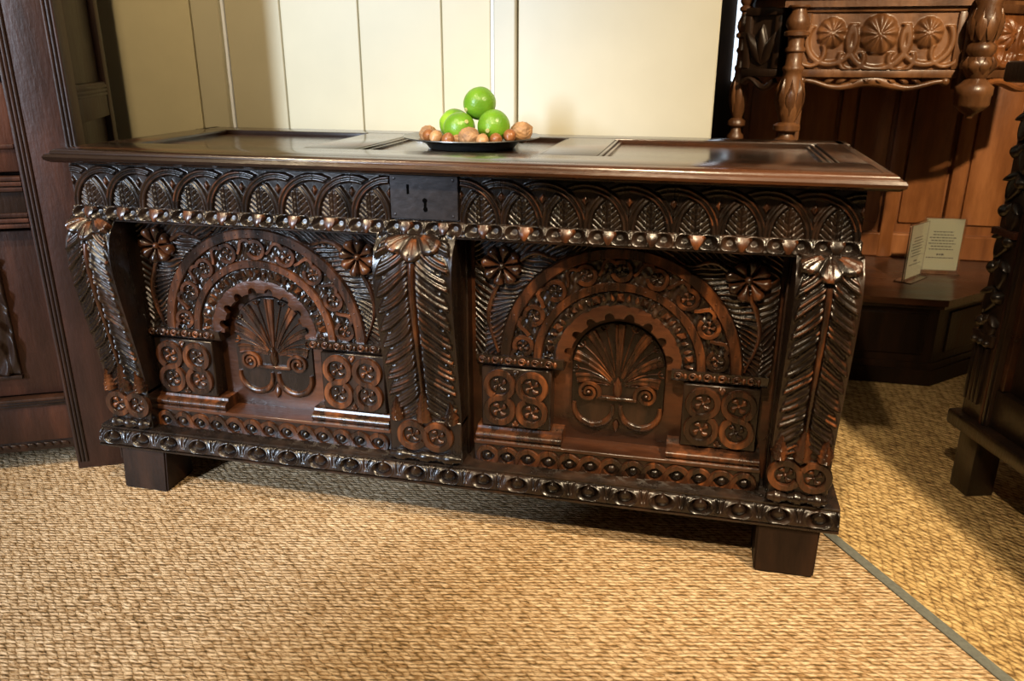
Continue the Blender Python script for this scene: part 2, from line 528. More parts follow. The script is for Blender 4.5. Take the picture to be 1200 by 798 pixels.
# ------------------------------------------------------------------ the carved chest
chest = thing('carved_chest', 'long dark carved oak chest with arcaded front panels and scroll brackets', 'chest')
LX = 1.70
# body
bb = B()
bb.box(0.012, LX - 0.012, 0.092, 0.57, 0.12, 0.815, 0.003)
bb.obj('body', DARK, chest)
bk = B(); bk.box(0.10, 1.60, 0.086, 0.094, 0.12, 0.70); bk.obj('niche_back', RED, chest)
# uprights behind the brackets
for x0, x1 in ((0.004, 0.112), (0.745, 0.922), (1.585, 1.696)):
    B().box(x0, x1, 0.05, 0.095, 0.12, 0.70, 0.002).obj('upright', DARK, chest)

# --- frieze
fr = B(); fr.box(0.0, LX, 0.003, 0.095, 0.688, 0.82, 0.002)
frieze = fr.obj('frieze', DARK, chest)
p = 0.0856
def lunette(u, v):
    R = p * 0.955; v0 = 0.002
    def band(cx):
        d = np.hypot(u - cx, v - v0) - R
        ad = np.abs(d)
        return (0.0075 * (1 - ss(0.0062, 0.0092, ad)) - 0.0028 * (1 - ss(0.0006, 0.0026, ad)) + 0.0012 * (1 - ss(0.0, 0.0015, np.abs(ad - 0.0045)))), ad
    A, da = band(p); C, db = band(0.0)
    H = np.maximum(A, C * ss(0.0095, 0.0125, da))
    inA = np.hypot(u - p, v - v0) < R - 0.010; inB = np.hypot(u, v - v0) < R - 0.010
    leaf = inA & inB
    x = np.abs(u - p / 2)
    q = frac((v - 0.9 * x) / 0.0125)
    lf = 0.0055 * (q ** 0.5) * (1 - ss(0.86, 1, q)) * ss(0.0008, 0.003, x) + 0.0030 * (1 - ss(0.0, 0.0022, np.abs(np.abs(x - 0.009) - 0.0)))
    H = np.where(leaf, lf, H)
    # leaf bud at the foot of the gap between two lancets
    for cx in (0.0, p):
        dd = 1 - np.abs(u - cx) / 0.0085 - np.abs(v - 0.056) / 0.013
        H = np.maximum(H, np.where(dd > 0, 0.0065 * ss(0, 0.55, dd), 0))
        sp_ = np.abs(np.abs(u - cx) - 0.006 * (v / 0.045)) < 0.0016
        H = np.maximum(H, np.where(sp_ & (v < 0.042) & ~leaf, 0.0025, 0))
    return H - 0.001
def lun_mat(u, v):
    R = p * 0.955
    dA = np.abs(np.hypot(u - p, v - .002) - R)
    rub = (np.abs(dA - 0.0045) < 0.0014) & (v > 0.02)
    for cx in (0, p):
        rub |= (np.abs(u - cx) / 0.007 + np.abs(v - 0.056) / 0.011) < 1
    return rub
lun = hf(0, p, 0, 0.092, 0.00125, lunette, matfn=lun_mat).mesh('lunette', [DARK, RUB], sharp=0)
lunR = lun.copy()
_co = np.zeros(len(lunR.vertices) * 3); lunR.vertices.foreach_get('co', _co); _co = _co.reshape(-1, 3); _co[:, 0] = p - _co[:, 0]
lunR.vertices.foreach_set('co', _co.ravel()); lunR.flip_normals(); lunR.update()
for i in range(9):
    inst('lunette', lun, frieze, (0.002 + i * p, 0.0, 0.716))
    inst('lunette', lunR, frieze, (0.926 + i * 0.0858, 0.0, 0.716))
# lock plate
lp = B(); lp.box(0.774, 0.922, -0.005, 0.01, 0.720, 0.812, 0.0015)
lock = lp.obj('lock_plate', IRON, frieze)
B().box(0.811, 0.8165, -0.0062, 0.0, 0.772, 0.792, 0.001).obj('keyhole', HOLE, lock)
kh = B(); kh.dome(0.850, 0.760, 0.0055, 0.0055, 0.001, 0.0055); kh.dome(0.851, 0.742, 0.0050, 0.0060, 0.001, 0.0055); kh.box(0.8480, 0.8530, -0.0062, 0, 0.742, 0.758)
kh.obj('keyhole', HOLE, lock)
for x, z in ((0.784, 0.803), (0.911, 0.803), (0.784, 0.729), (0.911, 0.729)):
    nb = B(); nb.dome(x, z, 0.004, 0.004, 0.0015, 0.005, seg=8, rings=2); nb.obj('nail', IRON, lock)

# --- egg moulding under the frieze
em = B(); em.prof_x([(0.05, 0.684), (-0.014, 0.684), (-0.0195, 0.686), (-0.0195, 0.6885), (-0.002, 0.690), (-0.001, 0.716), (0.05, 0.718)], -0.004, LX + 0.004)
eggm = em.obj('egg_moulding', DARK, chest)
pe = LX / 20
def scoop(u, v):
    t = v / 0.031
    s_ = 0.005 + 0.015 * np.sqrt(np.clip(1 - t, 0, 1)) * ss(-0.02, 0.10, t)
    for sg in (-1, 1):
        d = np.hypot((u - pe / 2 - sg * 0.0225) / 0.0170, (v - 0.0165) / 0.0155)
        s_ = s_ - 0.0115 * (1 - ss(0.30, 1.0, d)) + 0.0018 * np.exp(-((d - 1.06) / 0.09) ** 2)
    dd = np.abs(np.abs(u - pe / 2) - pe / 2)
    s_ = s_ + 0.0028 * np.exp(-(dd / 0.0035) ** 2) * (0.3 + 0.7 * np.cos((v - 0.016) * 210) ** 2)
    return s_
em_t = hf(0, pe, 0, 0.031, 0.00125, scoop).mesh('egg_cell', DARK, sharp=0)
eb = B()
# wedge shaped egg
G = np.zeros((9, 7, 3))
for i in range(9):
    t = i / 8; wv = 0.0190 * (1 - 0.72 * t ** 1.7); zz = 0.0290 - 0.0265 * t
    for j in range(7):
        k = -1 + j / 3
        G[i, j] = (wv * k, -(0.0080 + 0.0135 * math.sin(PI * (0.12 + 0.46 * t)) * (1 - 0.30 * k * k)) if abs(k) < 1 else -0.002, zz)
eb.grid(G)
egg_me = eb.mesh('egg', RUB, 60)
for i in range(20):
    inst('egg_cell', em_t, eggm, (i * pe, 0.0, 0.687))
    inst('egg', egg_me, eggm, (i * pe + pe / 2, 0.0, 0.687), scale=(random.uniform(.9, 1.1), 1, 1))

# --- base moulding
bs = B(); bs.prof_x([(0.10, 0.106), (-0.026, 0.106), (-0.030, 0.109), (-0.030, 0.113), (-0.010, 0.116), (-0.006, 0.150), (-0.013, 0.152), (-0.013, 0.156), (-0.008, 0.159), (0.10, 0.159)], -0.034, LX + 0.036)
base = bs.obj('base_moulding', DARK, chest)
nb_ = 22; pb = (LX + 0.070) / nb_
def basecell(u, v):
    t = v / 0.038
    s_ = 0.013 + 0.016 * np.sqrt(np.clip(1 - t ** 1.5, 0, 1)) * ss(-0.05, 0.08, t)
    d = np.hypot((u - pb / 2) / 0.0255, (v - 0.0185) / 0.0165)
    s_ = s_ - 0.015 * (1 - ss(0.45, 1.0, d)) + 0.002 * np.exp(-((d - 1.06) / 0.07) ** 2)
    dd = np.minimum(u, pb - u)
    out = ss(1.0, 1.1, d)
    s_ = s_ - 0.004 * np.exp(-((dd - 0.0085 * t) / 0.0016) ** 2) * out * ss(0.25, 0.4, t) - 0.003 * np.exp(-((dd - 0.013 * (t - 0.35)) / 0.0016) ** 2) * out * ss(0.35, 0.5, t)
    return s_
bc_me = hf(0, pb, 0, 0.038, 0.00125, basecell, skirt=0.0).mesh('egg_cell', DARK, sharp=0)
be = B(); be.petal(0.036, 0.0160, 0.020, h0=0.010, point=True, start=-0.0140, n=15, k=11)
be_me = be.mesh('egg', DARK, 60)
for i in range(nb_):
    inst('egg_cell', bc_me, base, (-0.034 + i * pb, 0.0, 0.1135))
    inst('egg', be_me, base, (-0.034 + (i + .5) * pb, 0.0, 0.1300), ry=PI if False else 0)

# --- rosettes, rings
def ros_mesh(r, name='rosette', pin=0.22):
    b = B()
    for k in range(4):
        b.petal(r * 0.92, r * 0.36, r * 0.28, ang=k * PI / 2 + 0.3, bend=pin, n=7, k=7, start=r * 0.05)
    b.dome(0, 0, r * 0.22, r * 0.22, r * 0.38, seg=8, rings=3)
    return b.mesh(name, RUB, 50)
ros_s = ros_mesh(0.0150); ros_m = ros_mesh(0.0200)

def arc(cx, cz, r, a0, a1, n=24):
    t = np.linspace(a0, a1, n)
    return np.stack([cx + r * np.cos(t), cz + r * np.sin(t)], 1)

def s_scroll_path(r, gap=0.0, n=22, flip=1):
    """two stacked rings joined as an S"""
    top = arc(0, r, r, math.radians(-62), math.radians(270), n)      # ends at the waist
    bot = arc(0, -r, r, math.radians(90), math.radians(-242), n)[1:]
    P = np.concatenate([top, bot])
    P[:, 0] *= flip
    return P

def sscroll_mesh(r, hw, h, flip, horiz=False):
    P = s_scroll_path(r, flip=flip)
    if horiz: P = np.stack([P[:, 1], P[:, 0]], 1)
    b = B(); b.ribbon(P, hw, h, 'flat')
    return b.mesh('s_scroll', RUB, 40)
SB_R = 0.0305
ss_me = {f: sscroll_mesh(SB_R, 0.0074, 0.008, f) for f in (1, -1)}

# --- arcaded panels
def feather(u, v):
    r0 = np.hypot(u, v); th0 = np.arctan2(v, u)
    u2 = u + 0.0035 * wob(u, v, 70, 1); v2 = v + 0.0035 * wob(u, v, 70, 2)
    r = np.hypot(u2, v2); th = np.arctan2(v2, u2); sg = np.sign(u)
    au = np.abs(u2)
    # fronds springing from the arch, from the side border and from the top
    rr = r - 0.262
    qa = (th * sg * 0.30 + 1.15 * rr - 6.0 * rr * rr) / 0.0150
    qb = (v2 + 1.2 * (0.318 - au) - 8 * (0.318 - au) ** 2) / 0.0150
    qc = (au - 1.3 * (0.266 - v2)) / 0.0165
    mB = ss(0.0, 0.006, (rr - (0.318 - au) * 1.25) * 1.0) * (v < 0.185)
    mC = (v > 0.228 - 0.12 * np.clip(au - 0.2, 0, 1))
    q = np.where(mC, qc, np.where(mB > 0.5, qb, qa))
    f = frac(q)
    return f, q
def panel_ground(u, v):
    r = np.hypot(u, v); th = np.arctan2(v, u)
    f, q = feather(u, v)
    H = (f ** 0.7) * (1 - ss(0.72, 1, f)) * (0.0085 + 0.003 * wob(u, v, 60, 5))
    H = np.where(r > 0.262, H - 0.001, 0)
    mid = (r > 0.186) & (r < 0.234)
    H = np.where(mid, 0.0022 * wob(u, v, 420, 3), H)
    ml = (r > 0.135) & (r < 0.166)
    H = np.where(ml, 0.0035 * np.abs(np.sin(th * 9 + 0.5 * PI)) + 0.002 * wob(u, v, 260, 4), H)
    return H
def panel_mat(u, v):
    f, q = feather(u, v)
    return (np.hypot(u, v) > 0.262) & (np.abs(f - 0.62) < 0.13) & (wob(u, v, 90, 9) > -0.1)
pg_me = hf(-0.316, 0.316, 0.0, 0.266, 0.00145, panel_ground, hole=lambda u, v: np.hypot(u, v) < 0.122, matfn=panel_mat, skirt=0.035).mesh('arch_panel', [DARK, RUB], sharp=0)

# parts of the arch shared by both panels
def band_mesh(r, hw, h, name='arch_band'):
    b = B(); b.ribbon(arc(0, 0.0, r, 0.0, PI, 90), hw, h, 'flat')
    for k in range(int(PI * r / 0.03)):
        t = (k + .5) * 0.03 / r
        b.dome(r * math.cos(t), r * math.sin(t), 0.0022, 0.0022, 0.0022, h, seg=6, rings=2)
    return b.mesh(name, RUB, 40)
band_o = band_mesh(0.2475, 0.0125, 0.0085); band_i = band_mesh(0.176, 0.0098, 0.0085)
# one running scroll ring (centre on the mid circle) with the tail that joins the next one
RR = 0.210; DA = math.radians(20.6)
ring_b = B()
ring_b.ribbon(arc(0, 0, 0.0200, math.radians(-160), math.radians(130), 26), 0.0050, 0.007, 'flat')
tail = np.array([(0.0200 * math.cos(math.radians(130)), 0.0200 * math.sin(math.radians(130))), (-0.020, 0.0215), (-0.0285, 0.0215), (-0.036, 0.0170), (-0.039, 0.009), (-0.041, -0.002), (-0.046, -0.0125)])
tt = np.linspace(0, 6, 22)
tail = np.stack([np.interp(tt, range(7), tail[:, 0]), np.interp(tt, range(7), tail[:, 1])], 1)
ring_b.ribbon(tail, np.linspace(0.0048, 0.0036, 22), 0.0065, 'flat')
ring_b.dome(-0.0375, 0.0215 * 0 + 0.020, 0.0045, 0.0045, 0.006, seg=8, rings=3)
ring_me = ring_b.mesh('scroll_ring', RUB, 40)
pyr_b = B()
pyr_b.add([(-.011, .002, -.010), (.011, .002, -.010), (.0085, .002, .012), (-.0085, .002, .012), (0, -.0145, 0.001)], [[0, 1, 4], [1, 2, 4], [2, 3, 4], [3, 0, 4]])
for sg in (-1, 1):
    pyr_b.petal(0.020, 0.0050, 0.010, ang=sg * 0.25, cx=sg * 0.0145, cz=-0.010, point=True)
pyr_me = pyr_b.mesh('leaf_stud', RUB, 30)
# cusped inner edge
cus = B()
nt_ = 264; ths = np.linspace(0, PI, nt_ + 1)
lob = np.abs(np.sin(ths * 11 / 2 * 1.0))
rin = 0.1050 + 0.0150 * np.sqrt(np.clip(np.sin(ths * 8) ** 2 * 1.9 - 0.9, 0, 1)) - 0.002 * np.sin(ths * 8) ** 2
Gc = np.zeros((nt_ + 1, 6, 3))
for k, (rr_, hh) in enumerate(((0.137, -0.002), (0.1365, 0.003), (0.127, 0.0045), (None, 0.0025), (None, -0.012), (0.137, -0.012))):
    R_ = rin if rr_ is None else np.full(nt_ + 1, rr_)
    if k == 3: R_ = rin + 0.001
    Gc[:, k, 0] = R_ * np.cos(ths); Gc[:, k, 2] = R_ * np.sin(ths); Gc[:, k, 1] = -hh
cus.grid(Gc)
cus_me = cus.mesh('cusped_edge', RED, 40)
stem_side = B(); _t = np.linspace(0, 1, 20)
stem_side.ribbon(np.stack([0.258 + 0.022 * np.sin(_t * PI * 1.1) + 0.012 * _t, 0.175 - 0.165 * _t], 1), np.linspace(0.0062, 0.0026, 20), 0.012, 'round')
stem_me = stem_side.mesh('stem', RUB)
stem_top = B()
stem_top.ribbon(np.stack([0.215 - 0.11 * _t, 0.222 + 0.010 * np.sin(_t * PI * 2) + 0.026 * _t], 1), np.linspace(0.0064, 0.0026, 20), 0.012, 'round')
stemt_me = stem_top.mesh('stem', RUB)
def mirror_me(me):
    m2 = me.copy(); co = np.zeros(len(m2.vertices) * 3); m2.vertices.foreach_get('co', co); co = co.reshape(-1, 3); co[:, 0] *= -1
    m2.vertices.foreach_set('co', co.ravel()); m2.flip_normals(); m2.update(); return m2
stem_ml, stemt_ml = mirror_me(stem_me), mirror_me(stemt_me)
pet = B(); pet.petal(0.038, 0.0132, 0.017, tip=0.76, start=0.007, n=10, k=9); pet_me = pet.mesh('petal', RUB, 60)
bos = B(); bos.dome(0, 0, 0.009, 0.009, 0.012, seg=12, rings=4); bos_me = bos.mesh('boss', RUB, 60)

# impost, block, ledge meshes (local: u from 0 to .185 outward from the niche)
IW = 0.197
imp = B(); imp.prof_x([(0.036, -0.022), (-0.004, -0.022), (-0.010, -0.014), (-0.013, -0.002), (-0.014, 0.004), (0.036, 0.004)], 0, IW)
imp_me = imp.mesh('impost', DARK)
curl = B(); curl.ribbon(np.stack([(0.0035 + 0.0055 * (1 - np.linspace(0, 1, 18))) * np.cos(np.linspace(0, 8.5, 18)), (0.0035 + 0.0055 * (1 - np.linspace(0, 1, 18))) * np.sin(np.linspace(0, 8.5, 18))], 1), 0.0024, 0.005, 'round')
curl.dome(0.0145, 0.0, 0.0045, 0.0085, 0.006, seg=8, rings=3)
curl_me = curl.mesh('curl', RUB, 60)
blk = B(); blk.box(0, 0.160, -0.008, 0.040, 0, 0.146, 0.003)
def blkrel(u, v): return 0.0015 * np.sin(u * 500) * np.sin(v * 430)
blk_me = blk.mesh('scroll_block', DARK)
led = B(); led.prof_x([(0.036, 0), (-0.024, 0), (-0.026, 0.003), (-0.024, 0.006), (-0.019, 0.007)] + [(-0.016 - 0.009 * math.cos(a_) , 0.0155 + 0.0085 * math.sin(a_)) for a_ in np.linspace(-1.2, 1.4, 9)] + [(-0.012, 0.026), (-0.009, 0.0275), (-0.007, 0.033), (-0.004, 0.0345), (0.036, 0.0345)], 0, IW)
led_me = led.mesh('ledge', RUB)
leafy = B(); leafy.petal(0.016, 0.0065, 0.006, point=True, start=0.001); leafy.petal(0.011, 0.004, 0.006, ang=0.8, point=True); leafy.petal(0.011, 0.004, 0.006, ang=-0.8, point=True)
leafy_me = leafy.mesh('leaf', RUB, 60)

# shell in the niche (local: origin at the base of the rays)
def shell_outline(n=40):
    a = arc(0, 0.055, 0.104, 0, PI, n)
    Pt = a.tolist()
    Pt += [(-0.104, -0.02)] + arc(-0.049, -0.045, 0.055, PI, 1.72 * PI, 14).tolist()
    Pt += [(0, -0.062)] + arc(0.049, -0.045, 0.055, 1.28 * PI, 2 * PI, 14).tolist() + [(0.104, -0.02)]
    return np.array(Pt)
so = shell_outline()
sh = B(); k = len(so)
Vs = [(x, 0.0, z) for x, z in so] + [(x * 0.975, -0.0055, z * 0.975) for x, z in so] + [(0, -0.0055, 0.03)]
sh.add(Vs, [[i, (i + 1) % k, k + (i + 1) % k, k + i] for i in range(k)] + [[k + i, k + (i + 1) % k, 2 * k] for i in range(k)])
shell_me = sh.mesh('shell', DARK, 30)
def ray_mesh(length, a):
    b = B(); t = np.linspace(0.20, 1, 18)
    an = a * (0.62 + 0.38 * t); rr_ = length * t
    b.ribbon(np.stack([np.sin(an) * rr_, np.cos(an) * rr_], 1), 0.0020 + 0.0110 * t, 0.003 + 0.0055 * t, 'groove')
    return b.mesh('ray', RUB, 40)
def rib_thin(length, a):
    b = B(); t = np.linspace(0.3, 1, 12); an = a * (0.62 + 0.38 * t); rr_ = length * t
    b.ribbon(np.stack([np.sin(an) * rr_, np.cos(an) * rr_], 1), 0.0014, 0.005, 'round')
    e = np.array([np.sin(a), np.cos(a)]) * (length - 0.001)
    tp = arc(0, 0, 0.0085, 0.0, PI, 9) * np.array([1, -1]); ca, sa = math.cos(-a), math.sin(-a)
    tp = np.stack([tp[:, 0] * ca - tp[:, 1] * sa, tp[:, 0] * sa + tp[:, 1] * ca], 1) + e
    b.ribbon(tp, 0.0017, 0.0065, 'round')
    return b.mesh('thin_ray', RUB, 40)
vol = B()
ar = arc(0.052, -0.042, 0.044, math.radians(168), math.radians(372), 34)
vol.ribbon(ar, 0.0045 + 0.004 * np.sin(np.linspace(0, PI, 34)), 0.008, 'round')
tq = np.linspace(0, 1, 40); rs = 0.0255 - 0.0185 * tq; an = math.radians(-150) - tq * 3.4 * PI
vol.ribbon(np.stack([0.064 + rs * np.cos(an), -0.006 + rs * np.sin(an)], 1), 0.0046 - 0.0015 * tq, 0.0085, 'flat')
vol.dome(0.064, -0.006, 0.006, 0.006, 0.010)
vol_me = vol.mesh('volute', RUB, 40); vol_ml = mirror_me(vol_me)
ray_me = {}
# guilloche rail pieces
NR = 13; PRL = 0.62 / NR; GA = 0.0200
g = B(); t = np.linspace(-0.5, 0.5, 17)
def strand(sg): return np.stack([t * PRL, sg * GA * np.sign(-t) * np.abs(np.sin(PI * t)) ** 0.62], 1)
g.ribbon(strand(1), 0.0066, 0.0080, 'flat'); g.ribbon(strand(-1), 0.0062, 0.0055, 'flat')
gu_me = g.mesh('guilloche_link', RUB, 40); gu_ml = mirror_me(gu_me)
g = B(); g.dome(0, 0, 0.0100, 0.0100, 0.0090); bead_me = g.mesh('bead', DARK, 60)

PY = 0.050; SPR = 0.412
for pi_, (px, wl) in enumerate(((0.418, 1.0), (1.257, 1.0))):
    ap = inst('arch_panel', pg_me, chest, (px, PY, SPR))
    inst('arch_band', band_o, ap); inst('arch_band', band_i, ap); inst('cusped_edge', cus_me, ap)
    for i in range(9):
        a = math.radians(90) + (i - 4) * DA
        inst('scroll_ring', ring_me, ap, (RR * math.cos(a), 0, RR * math.sin(a)), ry=-(a - PI / 2) if True else 0)
        inst('rosette', ros_s, ap, (RR * math.cos(a), 0, RR * math.sin(a)), ry=-a)
    for i in range(9):
        a = math.radians(90) + (i - 4) * math.radians(20)
        inst('leaf_stud', pyr_me, ap, (0.151 * math.cos(a), 0, 0.151 * math.sin(a)), ry=-(a - PI / 2))
    inst('stem', stem_me, ap); inst('stem', stem_ml, ap); inst('stem', stemt_me, ap); inst('stem', stemt_ml, ap)
    for sx in (-1, 1):
        fl = inst('flower', bos_me, chest, (px + sx * 0.254, PY - 0.008, SPR + 0.208))
        for k in range(8):
            inst('petal', pet_me, fl, (0, 0, 0), ry=k * PI / 4 + 0.2, scale=(1, 1, random.uniform(0.92, 1.06)))
        x0 = px + 0.116 if sx > 0 else px - 0.116 - IW
        im = inst('impost', imp_me, chest, (x0, PY, SPR))
        for k in range(6):
            inst('curl', curl_me, im, (0.014 + k * 0.030, -0.0115, -0.008))
        x1 = px + 0.143 if sx > 0 else px - 0.143 - 0.160
        bl = inst('scroll_block', blk_me, chest, (x1, PY, 0.241))
        for cx, f in ((0.043, -1), (0.117, 1)):
            inst('s_scroll', ss_me[f], bl, (cx, -0.008, 0.073))
            for cz in (0.073 - SB_R, 0.073 + SB_R):
                inst('rosette', ros_m, bl, (cx, -0.008, cz), ry=0.4)
        for cz, ry in ((0.004, 0), (0.142, PI)):
            inst('leaf', leafy_me, bl, (0.080, -0.008, cz), ry=ry)
        inst('ledge', led_me, chest, (x0, PY, 0.206))
    # niche shell
    sc_ = inst('shell', shell_me, chest, (px, 0.087, 0.342))
    for i in range(-7, 8):
        a = math.radians(i * 13.0)
        dx, dz = math.sin(a), math.cos(a)
        bq = dz * 0.055; ln = bq + math.sqrt(max(0, bq * bq - (0.055 ** 2 - 0.098 ** 2)))
        if i not in ray_me: ray_me[i] = ray_mesh(ln, a) if i % 2 == 0 else rib_thin(ln, a)
        inst('ray' if i % 2 == 0 else 'thin_ray', ray_me[i], sc_, (0, -0.004, 0))
    inst('volute', vol_me, sc_, (0, -0.005, -0.004)); inst('volute', vol_ml, sc_, (0, -0.005, -0.004))
    bd = B(); bd.petal(0.055, 0.011, 0.012, point=True, start=-0.02); bd.petal(0.04, 0.006, 0.010, ang=0.35, point=True, start=-0.015); bd.petal(0.04, 0.006, 0.010, ang=-0.35, point=True, start=-0.015)
    bd.obj('bud', RUB, sc_, (0, -0.005, -0.004), 60)
    br = B(); br.box(-0.044, 0.044, -0.014, 0.0, -0.026, -0.017, 0.002); br.obj('bar', RUB, sc_)
    dr = B(); dr.petal(0.030, 0.008, 0.008, ang=PI, point=True, cz=-0.075); dr.obj('drop_leaf', RUB, sc_, (0, -0.003, 0), 60)
    # lower rail
    rl = B(); rl.box(-0.318, 0.318, 0, 0.06, 0.0, 0.070, 0.002); rl.box(-0.318, 0.318, -0.006, 0.06, 0.0, 0.006, 0.002)
    rl.box(-0.318, 0.318, -0.004, 0.06, 0.0605, 0.0705, 0.002, mi=1)
    rail = rl.obj('lower_rail', [DARK, RED], chest, (px, 0.028, 0.140))
    for k in range(NR):
        x = (k - NR / 2 + 0.5) * PRL
        inst('bead', bead_me, rail, (x, 0, 0.033))
        if k: inst('guilloche_link', gu_ml if pi_ else gu_me, rail, (x - PRL / 2, 0, 0.033))
    for sg in (-1, 1):
        e = B(); e.ribbon(arc(0, 0, GA, PI / 2, -PI / 2, 14) * np.array([sg, 1]), 0.0062, 0.0065, 'flat')
        e.obj('guilloche_end', RUB, rail, (sg * (NR / 2 - 0.5) * PRL, 0, 0.033))

# --- scroll brackets
cz_ = np.array([0.252, 0.278, 0.340, 0.425, 0.515, 0.580, 0.625, 0.655, 0.672, 0.684, 0.692])
cy_ = np.array([-0.004, -0.004, -0.013, -0.029, -0.047, -0.056, -0.055, -0.047, -0.036, -0.022, -0.014])
zz = np.linspace(0.252, 0.692, 260); yy = np.interp(zz, cz_, cy_)
ker = np.ones(21) / 21
yy = np.convolve(np.pad(yy, 10, mode='edge'), ker, 'valid')
seg_ = np.hypot(np.diff(zz), np.diff(yy)); sl = np.concatenate([[0], np.cumsum(seg_)])
CL = sl[-1]
def curve(s_):           # s from the bottom
    return np.interp(s_, sl, yy), np.interp(s_, sl, zz)
def console_mesh(hw):
    ns = 250; ntt = int(hw * 2 / 0.0015)
    s_ = np.linspace(0, CL, ns); y0, z0 = curve(s_)
    dy = np.gradient(y0, s_); dz = np.gradient(z0, s_)
    ny, nz = -dz, dy                    # outward normal (toward -y)
    Tt, Ss = np.meshgrid(np.linspace(-1, 1, ntt), s_, indexing='ij')
    d = CL - Ss                         # distance from the top
    at = np.abs(Tt); x = Tt * hw
    xw_ = x + 0.0025 * wob(x, d, 60, 11); dw = d + 0.004 * wob(x, d, 45, 12)
    ax = np.abs(xw_)
    q = (dw - 1.15 * ax + 5.0 * ax * ax + 0.012 * (x > 0)) / 0.042
    f = frac(q)
    tri = np.sin(2 * PI * 3 * q + 0.6)
    leaf = 0.0085 * (f ** 0.5) * (1 - ss(0.84, 1.0, f)) + 0.0032 * tri * (0.3 + 0.7 * f)
    edge = 0.97 - 0.20 * (1 - f) ** 2
    leaf = leaf * (1 - ss(edge - 0.07, edge, at)) * ss(0.04, 0.14, at) + 0.003 * np.exp(-((at - 0.2) / 0.10) ** 2)
    eye = np.hypot((f - 0.0) * 0.042 / 0.0045, (at - 0.66) * hw / 0.006)
    leaf = leaf - 0.006 * (1 - ss(0.5, 1.1, eye))
    H = leaf * ss(0.0, 0.03, Ss)
    crest = (tri > 0.45) & (f > 0.12) & (at < edge - 0.05) & (at > 0.12) & (wob(x, d, 55, 21) > -0.15)
    # drooping fan at the top
    rho = np.hypot(x * 0.95, d + 0.004); ph = np.arctan2(x, d + 0.004)
    RF = 0.050 + hw * 0.20
    lobes = np.abs(np.cos(ph * 3.5))
    lim = RF * (0.80 + 0.20 * lobes)
    fan = rho < lim
    fh = 0.004 + 0.0085 * rho / RF + 0.0060 * (lobes ** 0.5) * ss(0.1, 0.5, rho / RF) - 0.002 * ss(0.9, 1.0, rho / lim) - 0.002 * (lobes > 0.97)
    H = np.where(fan, fh * ss(0.0, 0.010, d + 0.004), H)
    crest = np.where(fan, (lobes > 0.6) & (rho > 0.02) & (wob(x, d, 80, 31) > -0.2), crest)
    # corner curls
    for sx in (-1, 1):
        c2 = np.hypot(x - sx * hw * 0.62, d - 0.010)
        H = np.maximum(H, 0.007 * (1 - ss(0.005, 0.012, c2)) - 0.004 * (1 - ss(0.001, 0.006, c2)))
    Y = y0[None, :] + ny[None, :] * H; Z = z0[None, :] + nz[None, :] * H
    P = np.stack([x, Y, Z], -1)
    # sides
    L_ = P[:1].copy(); L_[..., 1] = 0.085; R__ = P[-1:].copy(); R__[..., 1] = 0.085
    P = np.concatenate([L_, P, R__], 0)
    b = B(); b.grid(P)
    cm = np.zeros((P.shape[0] - 1, P.shape[1] - 1), int); cm[1:-1] = crest[:-1, :-1]
    b.m = cm.ravel().tolist()
    return b.mesh('scroll_bracket', [DARK, RUB], 75)
def rib_mesh():
    s_ = np.linspace(0.055, CL - 0.062, 90); y0, z0 = curve(s_)
    G = np.zeros((90, 7, 3)); wv = np.linspace(0.004, 0.0085, 90)
    for j in range(7):
        k = -1 + j / 3
        G[:, j, 0] = wv * k; G[:, j, 1] = y0 - (0.012 * math.sqrt(max(0, 1 - k * k)) - 0.001); G[:, j, 2] = z0
    b = B(); b.grid(G); return b.mesh('midrib', RUB, 70)
def upleaf(L, W):
    b = B(); n, k = 22, 13
    G = np.zeros((n, k, 3))
    for i in range(n):
        t = i / (n - 1)
        wd = W * min(1, 0.72 + 1.3 * t) * (1 - t) ** 0.72 * (1 + 0.10 * math.sin(t * 5 * 2 * PI))
        for j in range(k):
            e = -1 + 2 * j / (k - 1)
            hh = 0.020 * (1 - 0.35 * t) * (1 - 0.75 * e * e) + 0.0028 * math.sin((t * 9 - abs(e) * 1.3) * 2 * PI) * (1 - abs(e)) + (0.003 if abs(e) < 0.1 else 0)
            G[i, j] = (wd * e, -(hh if abs(e) < 1 else -0.004), L * t)
    b.grid(G)
    return b.mesh('upright_leaf', RUB, 70)
rib_me = rib_mesh(); leafC = upleaf(0.092, 0.024); leafS = upleaf(0.056, 0.020)
hs_me = {}
